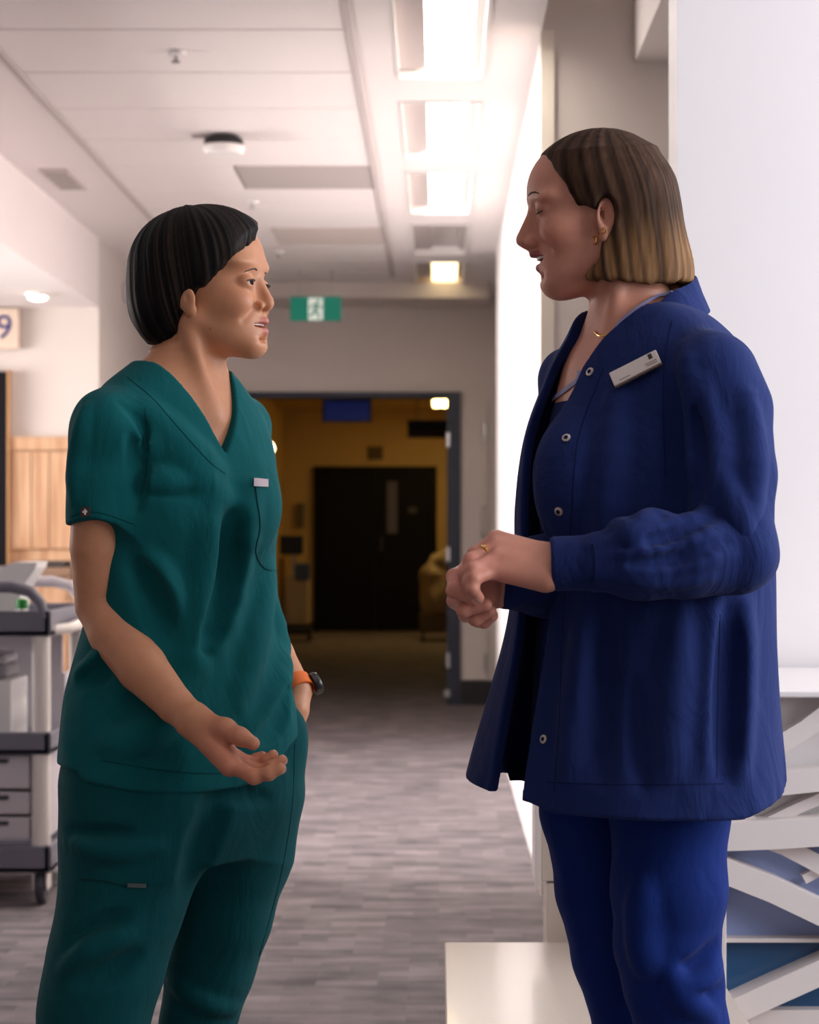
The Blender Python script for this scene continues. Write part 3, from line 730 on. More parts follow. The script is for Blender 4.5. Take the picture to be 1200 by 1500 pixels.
strip([(1048, 1488), (1130, 1450), (1260, 1392), (1450, 1300)], 36, -0.03, 0.03)
strip([(1050, 1112), (1100, 1105), (1140, 1092), (1180, 1068), (1230, 1030), (1240, 1022)], 27, -0.005, 0.03)
strip([(1100, 1222), (1150, 1240), (1230, 1282), (1330, 1330)], 26, 0.0, 0.03)
strip([(1120, 1210), (1170, 1186), (1230, 1160), (1320, 1130)], 16, 0.01, 0.04)
strip([(1180, 1290), (1240, 1258), (1330, 1220)], 14, 0.01, 0.04)
strip([(1050, 1180), (1090, 1196), (1130, 1216)], 12, 0.01, 0.04)
for px in (1330, 1540): strip([(px, 1022), (px-30, 1240), (px+40, 1480)], 30, -0.015, 0.03)

# low bench and end panel beside the counter
M_CREAM = mat('cream_laminate', srgb(214, 200, 186), 0.22, var=0.02, scale=3, coat=0.2)
t = thing('low_bench', (0.25, 3.1, 0), 'cream glossy low bench beside the counter at the lower edge', 'bench')
BZ = 0.42; by1 = (CAMZ-BZ)*FPX/(1380-VY)
MB().box((651-VX)*by1/FPX, dx(1046), 2.86, by1, BZ-0.04, BZ, 0.003).build('bench_top', M_CREAM, t)
MB().box(0.04, dx(1040), 2.90, by1-0.03, 0.0, BZ-0.04).build('bench_base', M_CREAM, t)
t = thing('end_panel', (0.3, by1+0.05, 0), 'cream upright end panel standing behind the low bench', 'panel')
q = by1+0.02
MB().box((801-VX)*q/FPX, dx(1046), q, q+0.12, 0.0, CAMZ-(1294-VY)*q/FPX, 0.002).build('lower_panel', M_CREAM, t)
MB().box((793-VX)*q/FPX, dx(1046), q, q+0.12, CAMZ-(1291-VY)*q/FPX, 0.86, 0.002).build('upper_panel', M_CREAM, t)
MB().box((784-VX)*q/FPX, (793-VX)*q/FPX, q-0.004, q+0.12, CAMZ-(1296-VY)*q/FPX, 0.86, 0.002).build('edge_strip', M_LAT, t)
# ------------------------------------------------------------------ people: shared builders
def trace(sdf, o, d, tmax=6.0, t0=0.0):
    """march a ray to the surface of an SDF; returns hit point or None"""
    o = np.array(o, float); d = np.array(d, float); d /= np.linalg.norm(d); t = t0
    for _ in range(200):
        p = o+d*t
        v = float(sdf.eval(*[np.array([q], np.float32) for q in p])[0])
        if abs(v) < 0.0003: return p
        t += v*0.7
        if t > tmax: return None
    return p if abs(v) < 0.003 else None
def trace_many(sdf, O, Dv, t0=0.0, n=45):
    O = np.array(O, float); Dv = np.array(Dv, float); Dv = Dv/np.linalg.norm(Dv, axis=1, keepdims=True)
    t = np.full(len(O), t0, float)
    for _ in range(n):
        P = O+Dv*t[:, None]
        v = sdf.eval(P[:, 0].astype(np.float32), P[:, 1].astype(np.float32), P[:, 2].astype(np.float32))
        t += np.clip(v, -0.05, 0.2)*0.8
        if np.abs(v).max() < 0.0004: break
    return O+Dv*t[:, None]
def normals(sdf, P, e=0.002):
    P = np.array(P, np.float32); N = np.zeros_like(P)
    for a in range(3):
        q1 = P.copy(); q1[:, a] += e; q0 = P.copy(); q0[:, a] -= e
        N[:, a] = sdf.eval(q1[:, 0], q1[:, 1], q1[:, 2])-sdf.eval(q0[:, 0], q0[:, 1], q0[:, 2])
    return N/np.maximum(np.linalg.norm(N, axis=1, keepdims=True), 1e-6)
def resample(pts, n):
    P = np.array(pts, float); s = np.r_[0, np.cumsum(np.linalg.norm(np.diff(P, axis=0), axis=1))]
    u = np.linspace(0, s[-1], n)
    keys = np.c_[s, P]
    return np.stack(smooth_interp(keys, u), 1)
def px_hits(sdf, pts, d0):
    """surface points under pixels of the 1200x1500 frame"""
    O = np.tile([0, 0, CAMZ], (len(pts), 1)); Dv = np.array([[(a-VX)/FPX, 1.0, -(b-VY)/FPX] for a, b in pts])
    return trace_many(sdf, O, Dv, d0)
def fold(sdf, pts, r, k=0.03, depth=0.0, d0=2.2, n=9):
    """a soft ridge (or, with cut, a crease) running over the cloth through the given pixels"""
    P = px_hits(sdf, resample(pts, n), d0); N = normals(sdf, P)
    P = P-N*depth
    fs = []
    for i in range(len(P)-1):
        ra = r*math.sin(math.pi*(i+0.35)/(len(P)-0.3)); rb = r*math.sin(math.pi*(i+1.35)/(len(P)-0.3)) if i < len(P)-2 else r*0.3
        fs.append((P[i], P[i+1], max(ra, r*0.3), max(rb, r*0.3)))
    return fs
def add_folds(sdf, lst, d0):
    """lst rows: (kind '+' ridge / '-' crease, pixel polyline, radius, softness)"""
    snap = SDF(); snap.ops = list(sdf.ops)
    for kind, pts, r, k in lst:
        for a, b, ra, rb in fold(snap, pts, r, k, 0.6*r if kind == '+' else -0.45*r, d0):
            lo, hi = bb([a, b], max(ra, rb))
            (sdf.add if kind == '+' else sdf.cut)(f_cone(a, b, ra, rb), lo, hi, k)
def ribbon(sdf, pts, w, lift, name, m, parent, d0=2.2, n=24, th=0.0012):
    """flat band lying on a surface under a pixel polyline"""
    P = px_hits(sdf, resample(pts, n), d0); N = normals(sdf, P)
    mb = MB(); top = []
    for i in range(len(P)):
        tn = P[min(i+1, len(P)-1)]-P[max(i-1, 0)]; tn = tn/max(np.linalg.norm(tn), 1e-6)
        s = np.cross(N[i], tn); s /= max(np.linalg.norm(s), 1e-6)
        c = P[i]+N[i]*lift
        top.append([mb.bm.verts.new(q) for q in (c+s*w/2, c-s*w/2, c-s*w/2-N[i]*th, c+s*w/2-N[i]*th)])
    for i in range(len(top)-1):
        for j in range(4):
            mb.bm.faces.new([top[i][j], top[i][(j+1) % 4], top[i+1][(j+1) % 4], top[i+1][j]])
    mb.bm.faces.new(top[0]); mb.bm.faces.new(top[-1][::-1])
    return mb.build(name, m, parent, True)
def patch(sdf, quad, lift, name, m, parent, d0=2.2, nu=12, nv=12, th=0.0015):
    """a panel laid on the surface inside a pixel quad (corners in order)"""
    q = [np.array(a, float) for a in quad]; pts = []
    for i in range(nu+1):
        for j in range(nv+1):
            u, v = i/nu, j/nv
            pts.append((1-u)*(1-v)*q[0]+u*(1-v)*q[1]+u*v*q[2]+(1-u)*v*q[3])
    P = px_hits(sdf, pts, d0); N = normals(sdf, P, 0.006)
    A = P+N*lift; B = A-N*th
    mb = MB(); W = nv+1
    a = [mb.bm.verts.new(p) for p in A]; b = [mb.bm.verts.new(p) for p in B]
    for i in range(nu):
        for j in range(nv):
            i0 = i*W+j
            mb.bm.faces.new([a[i0], a[i0+1], a[i0+W+1], a[i0+W]]); mb.bm.faces.new([b[i0], b[i0+W], b[i0+W+1], b[i0+1]])
    rim = [j for j in range(W)]+[i*W+nv for i in range(1, nu+1)]+[nu*W+j for j in range(nv-1, -1, -1)]+[i*W for i in range(nu-1, 0, -1)]
    for k in range(len(rim)):
        i0, i1 = rim[k], rim[(k+1) % len(rim)]
        mb.bm.faces.new([a[i0], b[i0], b[i1], a[i1]])
    return mb.build(name, m, parent, True)
def vcol(me, cols, name='Col'):
    at_ = me.color_attributes.new(name, 'FLOAT_COLOR', 'POINT')
    c = np.ones((len(me.vertices), 4), np.float32); c[:, :3] = cols
    at_.data.foreach_set('color', c.ravel())
def verts(me):
    v = np.empty(len(me.vertices)*3, np.float32); me.vertices.foreach_get('co', v); return v.reshape(-1, 3)
def sstep(a, b, x): t = np.clip((x-a)/(b-a), 0, 1); return t*t*(3-2*t)
def attr_mat(name, rough, sss=0.0, spec=0.4, bump=0.0, bscale=400, var=0.0, vscale=40, stretch=(1, 1, 1), coat=0.0, aniso=0.0, radius=(0.012, 0.004, 0.002)):
    m = bpy.data.materials.new(name); m.use_nodes = True; nt = m.node_tree; b = nt.nodes['Principled BSDF']; L = nt.links.new
    a = nt.nodes.new('ShaderNodeAttribute'); a.attribute_name = 'Col'
    tc = nt.nodes.new('ShaderNodeTexCoord'); mp = nt.nodes.new('ShaderNodeMapping'); mp.inputs['Scale'].default_value = stretch
    L(tc.outputs['Object'], mp.inputs[0])
    n = nt.nodes.new('ShaderNodeTexNoise'); n.inputs['Scale'].default_value = vscale; n.inputs['Detail'].default_value = 4; L(mp.outputs[0], n.inputs['Vector'])
    mr = nt.nodes.new('ShaderNodeMapRange'); mr.inputs[3].default_value = 1-var; mr.inputs[4].default_value = 1+var; mr.inputs[1].default_value = 0.25; mr.inputs[2].default_value = 0.75
    L(n.outputs[0], mr.inputs[0])
    mx = nt.nodes.new('ShaderNodeVectorMath'); mx.operation = 'SCALE'; L(a.outputs['Color'], mx.inputs[0]); L(mr.outputs[0], mx.inputs['Scale'])
    L(mx.outputs[0], b.inputs['Base Color'])
    b.inputs['Roughness'].default_value = rough; b.inputs['Specular IOR Level'].default_value = spec
    b.inputs['Subsurface Weight'].default_value = sss; b.inputs['Subsurface Radius'].default_value = radius; b.inputs['Subsurface Scale'].default_value = 1.0
    b.inputs['Coat Weight'].default_value = coat
    if bump:
        n2 = nt.nodes.new('ShaderNodeTexNoise'); n2.inputs['Scale'].default_value = bscale; n2.inputs['Detail'].default_value = 2; L(mp.outputs[0], n2.inputs['Vector'])
        bp = nt.nodes.new('ShaderNodeBump'); bp.inputs['Strength'].default_value = bump; bp.inputs['Distance'].default_value = 0.001
        L(n2.outputs[0], bp.inputs['Height']); L(bp.outputs[0], b.inputs['Normal'])
    return m
def fabric(name, col, rough=0.85, var=0.07, sheen=0.04, weave=0.25, crumple=0.35, stretch=(1, 1, 0.45)):
    m = mat(name, col, rough, var=var, scale=30, spec=0.10, sheen=sheen)
    nt = m.node_tree; b = nt.nodes['Principled BSDF']; L = nt.links.new
    tc = nt.nodes.new('ShaderNodeTexCoord'); mp = nt.nodes.new('ShaderNodeMapping'); mp.inputs['Scale'].default_value = stretch; L(tc.outputs['Object'], mp.inputs[0])
    n1 = nt.nodes.new('ShaderNodeTexNoise'); n1.inputs['Scale'].default_value = 13; n1.inputs['Detail'].default_value = 5; n1.inputs['Distortion'].default_value = 1.1; L(mp.outputs[0], n1.inputs['Vector'])
    n2 = nt.nodes.new('ShaderNodeTexNoise'); n2.inputs['Scale'].default_value = 1100; n2.inputs['Detail'].default_value = 1; L(tc.outputs['Object'], n2.inputs['Vector'])
    b1 = nt.nodes.new('ShaderNodeBump'); b1.inputs['Strength'].default_value = crumple; b1.inputs['Distance'].default_value = 0.012; L(n1.outputs[0], b1.inputs['Height'])
    b2 = nt.nodes.new('ShaderNodeBump'); b2.inputs['Strength'].default_value = weave; b2.inputs['Distance'].default_value = 0.0008; L(n2.outputs[0], b2.inputs['Height']); L(b1.outputs[0], b2.inputs['Normal'])
    L(b2.outputs[0], b.inputs['Normal'])
    return m

def head_frame(px, py, d, yaw, pitch, roll, scale):
    """matrix of a head frame: x forward, y left, z up; yaw heading in the xy plane (deg), pitch > 0 looks up"""
    M = Matrix.Translation(at(px, py, d)) @ Matrix.Rotation(math.radians(yaw), 4, 'Z') @ Matrix.Rotation(math.radians(-pitch), 4, 'Y') @ Matrix.Rotation(math.radians(roll), 4, 'X')
    return M @ Matrix.Scale(scale, 4)

def build_head(g, H):
    """head shapes in the head frame of rig g; H holds the person's own measures. Returns lip sdf list for colouring"""
    s2 = (-1, 1); mo = H['mouth_open']
    g.ell((-0.012, 0, 0.028), (0.091, 0.073, 0.079), 0.02)
    g.ell((0.020, 0, 0.030), (0.063, 0.060, 0.056), 0.02)
    g.ell((0.020, 0, -0.030), (0.057+H.get('face', 0), 0.059, 0.062), 0.02)
    g.ell((0.050, 0, -0.062), (0.036+H.get('muzzle', 0), 0.036, 0.032), 0.022)
    cz = -0.099-mo*0.7+H.get('chin_z', 0); cx = 0.068+H.get('chin_x', 0)
    g.ell((cx, 0, cz), (0.0165, 0.020, 0.0150), 0.022)
    for s in s2:
        g.cone((0.000, s*0.0500, -0.058), (cx-0.006, s*0.011, cz+0.001), 0.014, 0.0130, 0.02)
        g.ell((0.046, s*0.036, H.get('cheek_z', -0.034)), (0.028, 0.023, 0.023+H.get('cheek', 0)), 0.018)
        g.ell((0.055, s*0.0345, H.get('cheek_z', -0.034)+0.002), (0.0225, 0.0195, 0.0185), 0.012)                 # smiling cheek
        g.ell((0.060, s*0.030, 0.020), (0.022, 0.030, 0.010), 0.014)                    # brow
    g.ell((0.028, 0, -0.076-mo*0.3), (0.046, 0.046, 0.030), 0.022)
    # eye sockets, lids, openings
    for s in s2:
        ez = H.get('eye_z', 0)
        g.ell((0.0905, s*0.0325, ez+0.0005), (0.0150, 0.0165, 0.0085), 0.012, 'cut')
        g.ell((0.0640+H.get('eye_x', 0), s*0.0315, ez), (0.0142, 0.0150, 0.0130), 0.005)
        if H['lid'] > 0: g.ell((0.0790+H.get('eye_x', 0), s*0.0320, ez+H.get('lid_z', -0.0010)), (0.010, 0.0118, H['lid']), 0.0012, 'cut')
        else: g.cone((0.079+H.get('eye_x', 0), s*0.0225, ez-0.0045), (0.073+H.get('eye_x', 0), s*0.0435, ez-0.0035), 0.0012, 0.001, 0.0015, 'cut')
    # nose
    nt = H['nose_tip']
    g.cone((H['nasion'], 0, H.get('nasion_z', 0.002)), (nt[0]-H.get('tip_r', 0.0085)*0.9, 0, nt[1]+0.006), 0.0066, H.get('tip_r', 0.0085)*0.82, 0.009)
    g.cone((0.070, 0, H.get('nasion_z', 0.002)-0.008), (nt[0]-0.021, 0, nt[1]+0.001), 0.0075, 0.0092, 0.010)
    tr_ = H.get('tip_r', 0.0085); g.ell((nt[0]-tr_, 0, nt[1]), (tr_, tr_, tr_*0.88), 0.006)
    for s in s2:
        g.ell((nt[0]-0.0185, s*H['ala'], nt[1]-0.0030), (0.0092, 0.0062, 0.0070), 0.006)
    g.cone((nt[0]-0.010, 0, nt[1]-0.006), (nt[0]-0.020, 0, nt[1]-0.0115), 0.0035, 0.004, 0.005)
    for s in s2: g.ell((nt[0]-0.0150, s*0.0066, nt[1]-0.0098), (0.0055, 0.0030, 0.0035), 0.002, 'cut')
    # smile fold
    lx_ = H['lip_x']
    for s in s2:
        g.cone((nt[0]-0.020, s*0.0205, nt[1]-0.002), (lx_-0.018, s*(H['lip_w']+0.009), H['lip_z']+0.004), 0.0018, 0.0008, 0.011, 'cut')
    # mouth
    lx = H['lip_x']; zc = H['lip_z']; w = H['lip_w']
    g.cone((nt[0]-0.0235, 0, nt[1]-0.009), (lx-0.0065, 0, zc+0.0055), 0.0068, 0.0068, 0.008)
    cb = H.get('corner_back', 0.0145); cu = H.get('corner_up', 0.0015); cor = lambda s: (lx-cb, s*w, zc+cu)
    ul = [((lx-0.0005, s*0.0035, zc+0.0042), cor(s), H.get('lip_r', 0.0044), 0.0020) for s in s2]
    lb = H.get('low_back', 0.0)
    ll = [((lx-0.0020-lb, s*0.0030, zc-0.0058-mo), (lx-cb-0.0005, s*(w-0.0015), zc+cu-0.003-mo*0.4), 0.0058, 0.0026) for s in s2]
    for a, b, r1, r2 in ul+ll: g.cone(a, b, r1, r2, 0.0050)
    g.ell((lx-0.004-lb, 0, zc-0.0185-mo), (0.009, 0.013, 0.0030), 0.010, 'cut')            # hollow under the lower lip
    for s in s2:
        g.cone((lx+0.004, 0, zc-0.0008-mo*0.5), (lx-cb+0.002, s*(w+0.0005), zc+cu-0.001-mo*0.15), 0.0008+mo*0.5, 0.0008, 0.0015, 'cut')
    if mo > 0.001:
        g.ell((lx-0.006, 0, zc-0.0008-mo*0.5), (0.014, w*0.75, mo*0.62), 0.002, 'cut')
    # ears
    for s in s2:
        eo = H.get('ear_z', 0)
        g.ell((-0.006, s*0.0735, eo-0.013), (0.0160, 0.0055, H.get('ear_r', 0.0270)), 0.006, R=Matrix.Rotation(math.radians(-12), 3, 'Y') @ Matrix.Rotation(math.radians(s*16), 3, 'Z'))
        g.ell((0.000, s*0.0720, eo-0.012-H.get('ear_r', 0.027)), (0.0085, 0.0050, 0.0090), 0.006)
        ec = H.get('ear_r', 0.027)/0.027; g.ell((-0.003, s*(0.0785+0.012*(1-ec)), eo-0.012), (0.0085*ec**2, 0.0075*ec, 0.0145*ec**2), 0.003, 'cut')
    return [f_cone(g.p(a), g.p(b), r1*g.sc, r2*g.sc) for a, b, r1, r2 in ul], [f_cone(g.p(a), g.p(b), r1*g.sc, r2*g.sc) for a, b, r1, r2 in ll]

def skin_colors(me, g, lips, base, lipc, blush=0.25, extra=None):
    V = verts(me); x, y, z = V[:, 0], V[:, 1], V[:, 2]
    col = np.tile(np.array(base[:3], np.float32), (len(V), 1))
    u, v, w = g.local(x, y, z)
    bl = np.exp(-(((u-0.06)/0.022)**2+((np.abs(v)-0.042)/0.02)**2+((w+0.034)/0.02)**2))*blush
    bl = bl+np.exp(-(((u-0.10)/0.012)**2+(v/0.015)**2+((w+0.04)/0.012)**2))*blush*0.7
    red = np.array(base[:3])*np.array([1.0, 0.62, 0.58])
    col = col*(1-bl[:, None])+red*bl[:, None]
    d = np.min([f(x, y, z) for f in lips[0]+lips[1]], axis=0)
    lm = (1-sstep(0.0002, 0.0028, d))[:, None]
    col = col*(1-lm)+np.array(lipc[:3])*lm
    if extra is not None: col = extra(col, x, y, z, u, v, w)
    vcol(me, col)

def face_details(person, body, sdf, g, H, browc):
    """eyes, lashes, brows and teeth as meshes of their own on the head"""
    M = g.M
    M_EYEW = mat('eye_white', srgb(196, 184, 176), 0.4, spec=0.2); M_IRIS = mat('iris_dark_brown', srgb(30, 18, 12), 0.5, spec=0.08); M_HAIRD = mat('brow_hair', browc, 0.7)
    eyes = []
    for s in (-1, 1):
        ez = H.get('eye_z', 0); c = Vector((0.0640+H.get('eye_x', 0), s*0.0315, ez))
        if H['lid'] > 0:
            mb = MB(); mb.lathe([(0.0118*math.sin(a), -0.0118*math.cos(a)) for a in [0.1+(math.pi-0.2)*i/12 for i in range(13)]], (0, 0, 0), 'x', 20)
            for v_ in mb.bm.verts: v_.co = M @ (v_.co+c)
            e = mb.build('eye', M_EYEW, body, True)
            gz = H.get('gaze', (0, 0)); ax = Vector((1, gz[0], gz[1])).normalized()
            mb = MB(); mb.lathe([(0.0060, 0.0100), (0.0056, 0.0113), (0.0035, 0.0124), (0.001, 0.0127)], (0, 0, 0), 'x', 18)
            q = Vector((1, 0, 0)).rotation_difference(ax).to_matrix()
            for v_ in mb.bm.verts: v_.co = M @ (q @ v_.co+c)
            mb.build('iris', M_IRIS, e, True)
        # lashes along the upper lid edge
        pts = []
        for i in range(7):
            t = i/6; yy = 0.0205+0.0235*t; zz = ez+H.get('lash_z', 0.0026)+0.0016*math.sin(math.pi*t)*(1 if H['lid'] > 0 else -1)-0.0012*t
            o = M @ Vector((0.14, s*yy, zz)); dd = (M.to_3x3() @ Vector((-1, 0, 0)))
            h = trace(sdf, o, dd, 0.3)
            if h is not None: pts.append(Vector(h)-dd.normalized()*0.0006)
        if len(pts) > 2: MB().tube(pts, [0.0006]+[0.0012]*(len(pts)-2)+[0.0009], 6).build('eyelash', M_HAIRD, body, True)
        pts = []
        for i in range(9):
            t = i/8; yy = H.get('brow_y', (0.012, 0.036))[0]+H.get('brow_y', (0.012, 0.036))[1]*t; zz = ez+H['brow_z']+0.0055*math.sin(math.pi*min(1, t*0.85+0.12))-0.0035*t
            o = M @ Vector((0.14, s*yy, zz)); dd = (M.to_3x3() @ Vector((-1, 0, 0)))
            h = trace(sdf, o, dd, 0.3)
            if h is not None: pts.append(Vector(h)+dd.normalized()*0.0012)
        if len(pts) > 2: MB().tube(pts, [q_*H.get('brow_r', 0.8) for q_ in [0.0014]+[0.0030]*3+[0.0026]*2+[0.002]*(len(pts)-7)+[0.0008]], 8).build('eyebrow', M_HAIRD, body, True)
    # teeth
    lx, zc, mo, w = H['lip_x'], H['lip_z'], H['mouth_open'], H['lip_w']
    mb = MB(); prev = None
    for i in range(13):
        a = -1+2*i/12; yy = a*w*0.72; xx = lx-0.0055-0.009*a*a
        ring = [mb.bm.verts.new(M @ Vector(q)) for q in ((xx, yy, zc+0.004), (xx+0.0006, yy, zc-0.0008-mo*0.34), (xx-0.004, yy, zc-0.001-mo*0.3), (xx-0.004, yy, zc+0.004))]
        if prev:
            for j in range(4): mb.bm.faces.new([prev[j], prev[(j+1) % 4], ring[(j+1) % 4], ring[j]])
        prev = ring
    mb.build('teeth', mat('teeth_white', srgb(206, 194, 182), 0.35), body, True)

def finger(sdf, pts, r0, r1, k=0.004):
    n = len(pts)
    rs = [r0+(r1-r0)*i/(n-1) for i in range(n)]
    chain(sdf, pts, rs, k)
    for i in range(1, n-1):                                     # knuckles
        p = np.array(pts[i]); r = rs[i]*1.06
        sdf.add(f_ell(p, (r, r, r)), p-r, p+r, 0.004)
def nail(tip, prev, up, r, parent, m):
    tip, prev, up = Vector(tip), Vector(prev), Vector(up).normalized()
    f = (tip-prev).normalized(); up = (up-f*up.dot(f)).normalized(); s = f.cross(up)
    mb = MB(); rows = []
    for i in range(5):
        t = -0.9+1.7*i/4
        rows.append([mb.bm.verts.new(tip+f*(t*r)+s*(a*r*0.72*(1 if i < 4 else 0.7))+up*(r*1.03-abs(a)**2*r*0.28-max(0, t)**2*r*0.42)) for a in (-1, -0.5, 0, 0.5, 1)])
    for i in range(4):
        for j in range(4): mb.bm.faces.new([rows[i][j], rows[i][j+1], rows[i+1][j+1], rows[i+1][j]])
    return mb.build('fingernail', m, parent, True)
def shoe(person, x, y, ang, m, sole_m, name='shoe'):
    s = SDF(); M = Matrix.Translation((x, y, 0)) @ Matrix.Rotation(ang, 4, 'Z'); g = Rig(s, M)
    g.ell((0.07, 0, 0.035), (0.125, 0.043, 0.045), 0.02); g.ell((-0.03, 0, 0.05), (0.06, 0.036, 0.06), 0.03); g.cone((-0.02, 0, 0.06), (-0.03, 0, 0.10), 0.042, 0.042, 0.02)
    s.keep(lambda X, Y, Z: (0.018-Z), 0.004)
    me = s.mesh(name, lin(x-0.25, x+0.25, 0.006), lin(y-0.25, y+0.25, 0.006), lin(0.0, 0.16, 0.006))
    o = link_mesh(name, me, m, person)
    pts = [(0.07+0.128*math.cos(a)*(1 if math.cos(a) > 0 else 1.1), 0.045*math.sin(a)) for a in [2*math.pi*i/24 for i in range(24)]]
    mb = MB(); mb.prism(pts, 'z', 0.0, 0.022)
    for v in mb.bm.verts: v.co = M @ v.co
    mb.build('sole', sole_m, o)
    return o
# ------------------------------------------------------------------ person in green scrubs
D1 = 2.9
def Lp(px, py, dy=0.0): return np.array(at(px, py, D1+dy))
A1 = math.radians(-44)                                          # heading of her torso
def torso_keys(rows, d, ang, ratio, inset=0.0, side=1.0):
    """rows: (py, left px, right px) silhouette -> loft keys"""
    sx = math.sqrt((math.sin(ang))**2+(ratio*math.cos(ang))**2); out = []
    for row in rows:
        py, l, r = row[:3]; dy = row[3] if len(row) > 3 else 0.0
        c = at((l+r)/2, py, d+dy); h = (r-l)/2*(d+dy)/FPX; b = h/sx
        out.append((c.z, c.x, c.y, ratio*b-inset, b-inset))
    return sorted(out)
GREEN_ROWS = [(520, 215, 315), (540, 190, 335), (565, 160, 355), (600, 140, 378), (660, 136, 398), (720, 142, 405), (800, 142, 408), (880, 132, 408),
              (960, 116, 416), (1010, 108, 428), (1060, 103, 441), (1110, 99, 447), (1150, 97, 446)]
def green_person():
    t = thing('person', (Lp(260, 1000)[0], D1, 0), 'person in green scrubs with short dark hair, one open hand held out', 'person', 'two people talking')
    R = 0.70
    # ---- body
    b = SDF()
    Mh = head_frame(305, 415, D1, -15, 3, 0, 1.0); g = Rig(b, Mh)
    H = dict(mouth_open=0.0050, lid=0.0034, lid_z=0.0, nose_tip=(0.0995, -0.0385), nasion=0.0790, nasion_z=-0.004, ala=0.0150, lip_x=0.0865, lip_z=-0.0665, lip_w=0.0320, corner_back=0.0215, corner_up=0.0010, lip_r=0.0040,
             low_back=0.002, eye_z=-0.0095, eye_x=0.0045, ear_z=-0.018, ear_r=0.018, brow_z=0.0170, brow_y=(0.014, 0.026), brow_r=0.55, cheek=0.002, cheek_z=-0.037, lash_z=0.0030, gaze=(0.0, 0.12), chin_x=-0.0005, chin_z=0.0065, muzzle=-0.004)
    lips = build_head(g, H)
    nb = Lp(262, 590, 0.0)
    n0, n1 = g.p((-0.022, 0, -0.055)), g.p((-0.028, 0, -0.035))
    lo, hi = bb([n0, nb], 0.06); b.add(f_cone(n0, nb, 0.047, 0.056), lo, hi, 0.016)
    for s_ in (-1, 1):
        a_, c_ = g.p((-0.016, s_*0.052, -0.062)), Lp(312, 606, -0.055 if s_ < 0 else -0.03); lo, hi = bb([a_, c_], 0.012); b.add(f_cone(a_, c_, 0.012, 0.008), lo, hi, 0.016)
    k = [(q[0], q[1], q[2], q[3]-i_, q[4]-i_) for q in torso_keys(GREEN_ROWS, D1, A1, R) for i_ in [float(np.interp(q[0], [1.2, 1.33], [0.034, 0.012]))]]
    fn, lo, hi = f_loft(k, A1); b.add(fn, lo, hi, 0.03)
    # trapezius and collar bones
    SR, SL = Lp(160, 630, -0.115), Lp(345, 632, 0.12)
    for S in (SR, SL):
        lo, hi = bb([nb, S], 0.05); b.add(f_cone(nb, S, 0.040, 0.034), lo, hi, 0.03)
    # near arm, hanging with the forearm brought forward
    E, W = Lp(146, 886, -0.09), Lp(284, 1056, -0.21)
    chain(b, [SR, Lp(148, 710, -0.115), Lp(142, 800, -0.105), E], [0.040, 0.040, 0.0375, 0.0345], 0.004)
    chain(b, [E, Lp(168, 925, -0.11), Lp(208, 978, -0.15), Lp(256, 1032, -0.188), W], [0.0340, 0.0375, 0.0350, 0.0255, 0.0225], 0.004)
    MC = [Lp(337, 1121, -0.262), Lp(333, 1110, -0.244), Lp(330, 1100, -0.226), Lp(326, 1093, -0.208)]
    F = [[MC[0], Lp(372, 1138, -0.282), Lp(394, 1133, -0.287), Lp(411, 1126, -0.288)],
         [MC[1], Lp(377, 1131, -0.262), Lp(399, 1124, -0.268), Lp(413, 1114, -0.268)],
         [MC[2], Lp(374, 1122, -0.242), Lp(391, 1115, -0.247), Lp(400, 1106, -0.248)],
         [MC[3], Lp(363, 1116, -0.224), Lp(376, 1112, -0.229), Lp(384, 1107, -0.230)]]
    for q, r in zip(MC, (0.0155, 0.0150, 0.0145, 0.0135)):
        lo, hi = bb([W, q], 0.022); b.add(f_cone(W, q, 0.0200, r), lo, hi, 0.010)
    for f_, r0, r1 in zip(F, (0.0103, 0.0103, 0.0096, 0.0085), (0.0078, 0.0078, 0.0074, 0.0064)): finger(b, f_, r0, r1)
    TH = [Lp(300, 1062, -0.222), Lp(330, 1068, -0.245), Lp(352, 1079, -0.262), Lp(371, 1089, -0.272)]
    chain(b, TH, [0.0190, 0.0135, 0.0108, 0.0090], 0.010)
    # far arm, hand in the trouser pocket
    EL, WL = Lp(362, 880, 0.17), Lp(434, 1012, 0.075)
    chain(b, [SL, Lp(350, 740, 0.16), EL, Lp(402, 960, 0.115), WL, Lp(430, 1040, 0.06), Lp(415, 1085, 0.045)], [0.040, 0.038, 0.034, 0.030, 0.0235, 0.023, 0.024], 0.004)
    # hips and legs
    NL = [Lp(200, 1150, -0.06), Lp(180, 1330, -0.07), Lp(142, 1490, -0.07), Lp(128, 1700, -0.03), Lp(120, 1865, 0.0)]
    FL = [Lp(345, 1150, 0.07), Lp(325, 1340, 0.07), Lp(294, 1490, 0.07), Lp(285, 1700, 0.09), Lp(280, 1865, 0.11)]
    chain(b, NL, [0.075, 0.055, 0.042, 0.036, 0.030], 0.02); chain(b, FL, [0.070, 0.050, 0.036, 0.034, 0.030], 0.02)
    z0 = 0.05
    me = b.mesh('body', varied([(-0.62, 0.0022), (-0.14, None)]), varied([(2.58, 0.0022), (3.14, None)]),
                varied([(z0, 0.012), (0.77, 0.0022), (0.95, 0.006), (1.22, 0.0022), (1.62, None)]))
    base = srgb(206, 144, 107)
    def extra(col, x, y, z, u, v, w):
        ha = (1-sstep(0.02, 0.10, np.sqrt((x-MC[0][0])**2+(y-MC[0][1])**2+(z-MC[0][2])**2)))*0.5       # pinker palm and fingers
        col = col*(1-ha[:, None])+np.array(srgb(206, 124, 104)[:3])*ha[:, None]
        mole = 1-sstep(0.0008, 0.0020, np.sqrt((u-0.021)**2+(w+0.074)**2)+np.where(v < 0, 0, 1))
        return col*(1-0.6*mole[:, None])
    skin_colors(me, g, lips, base, srgb(196, 112, 100), 0.22, extra)
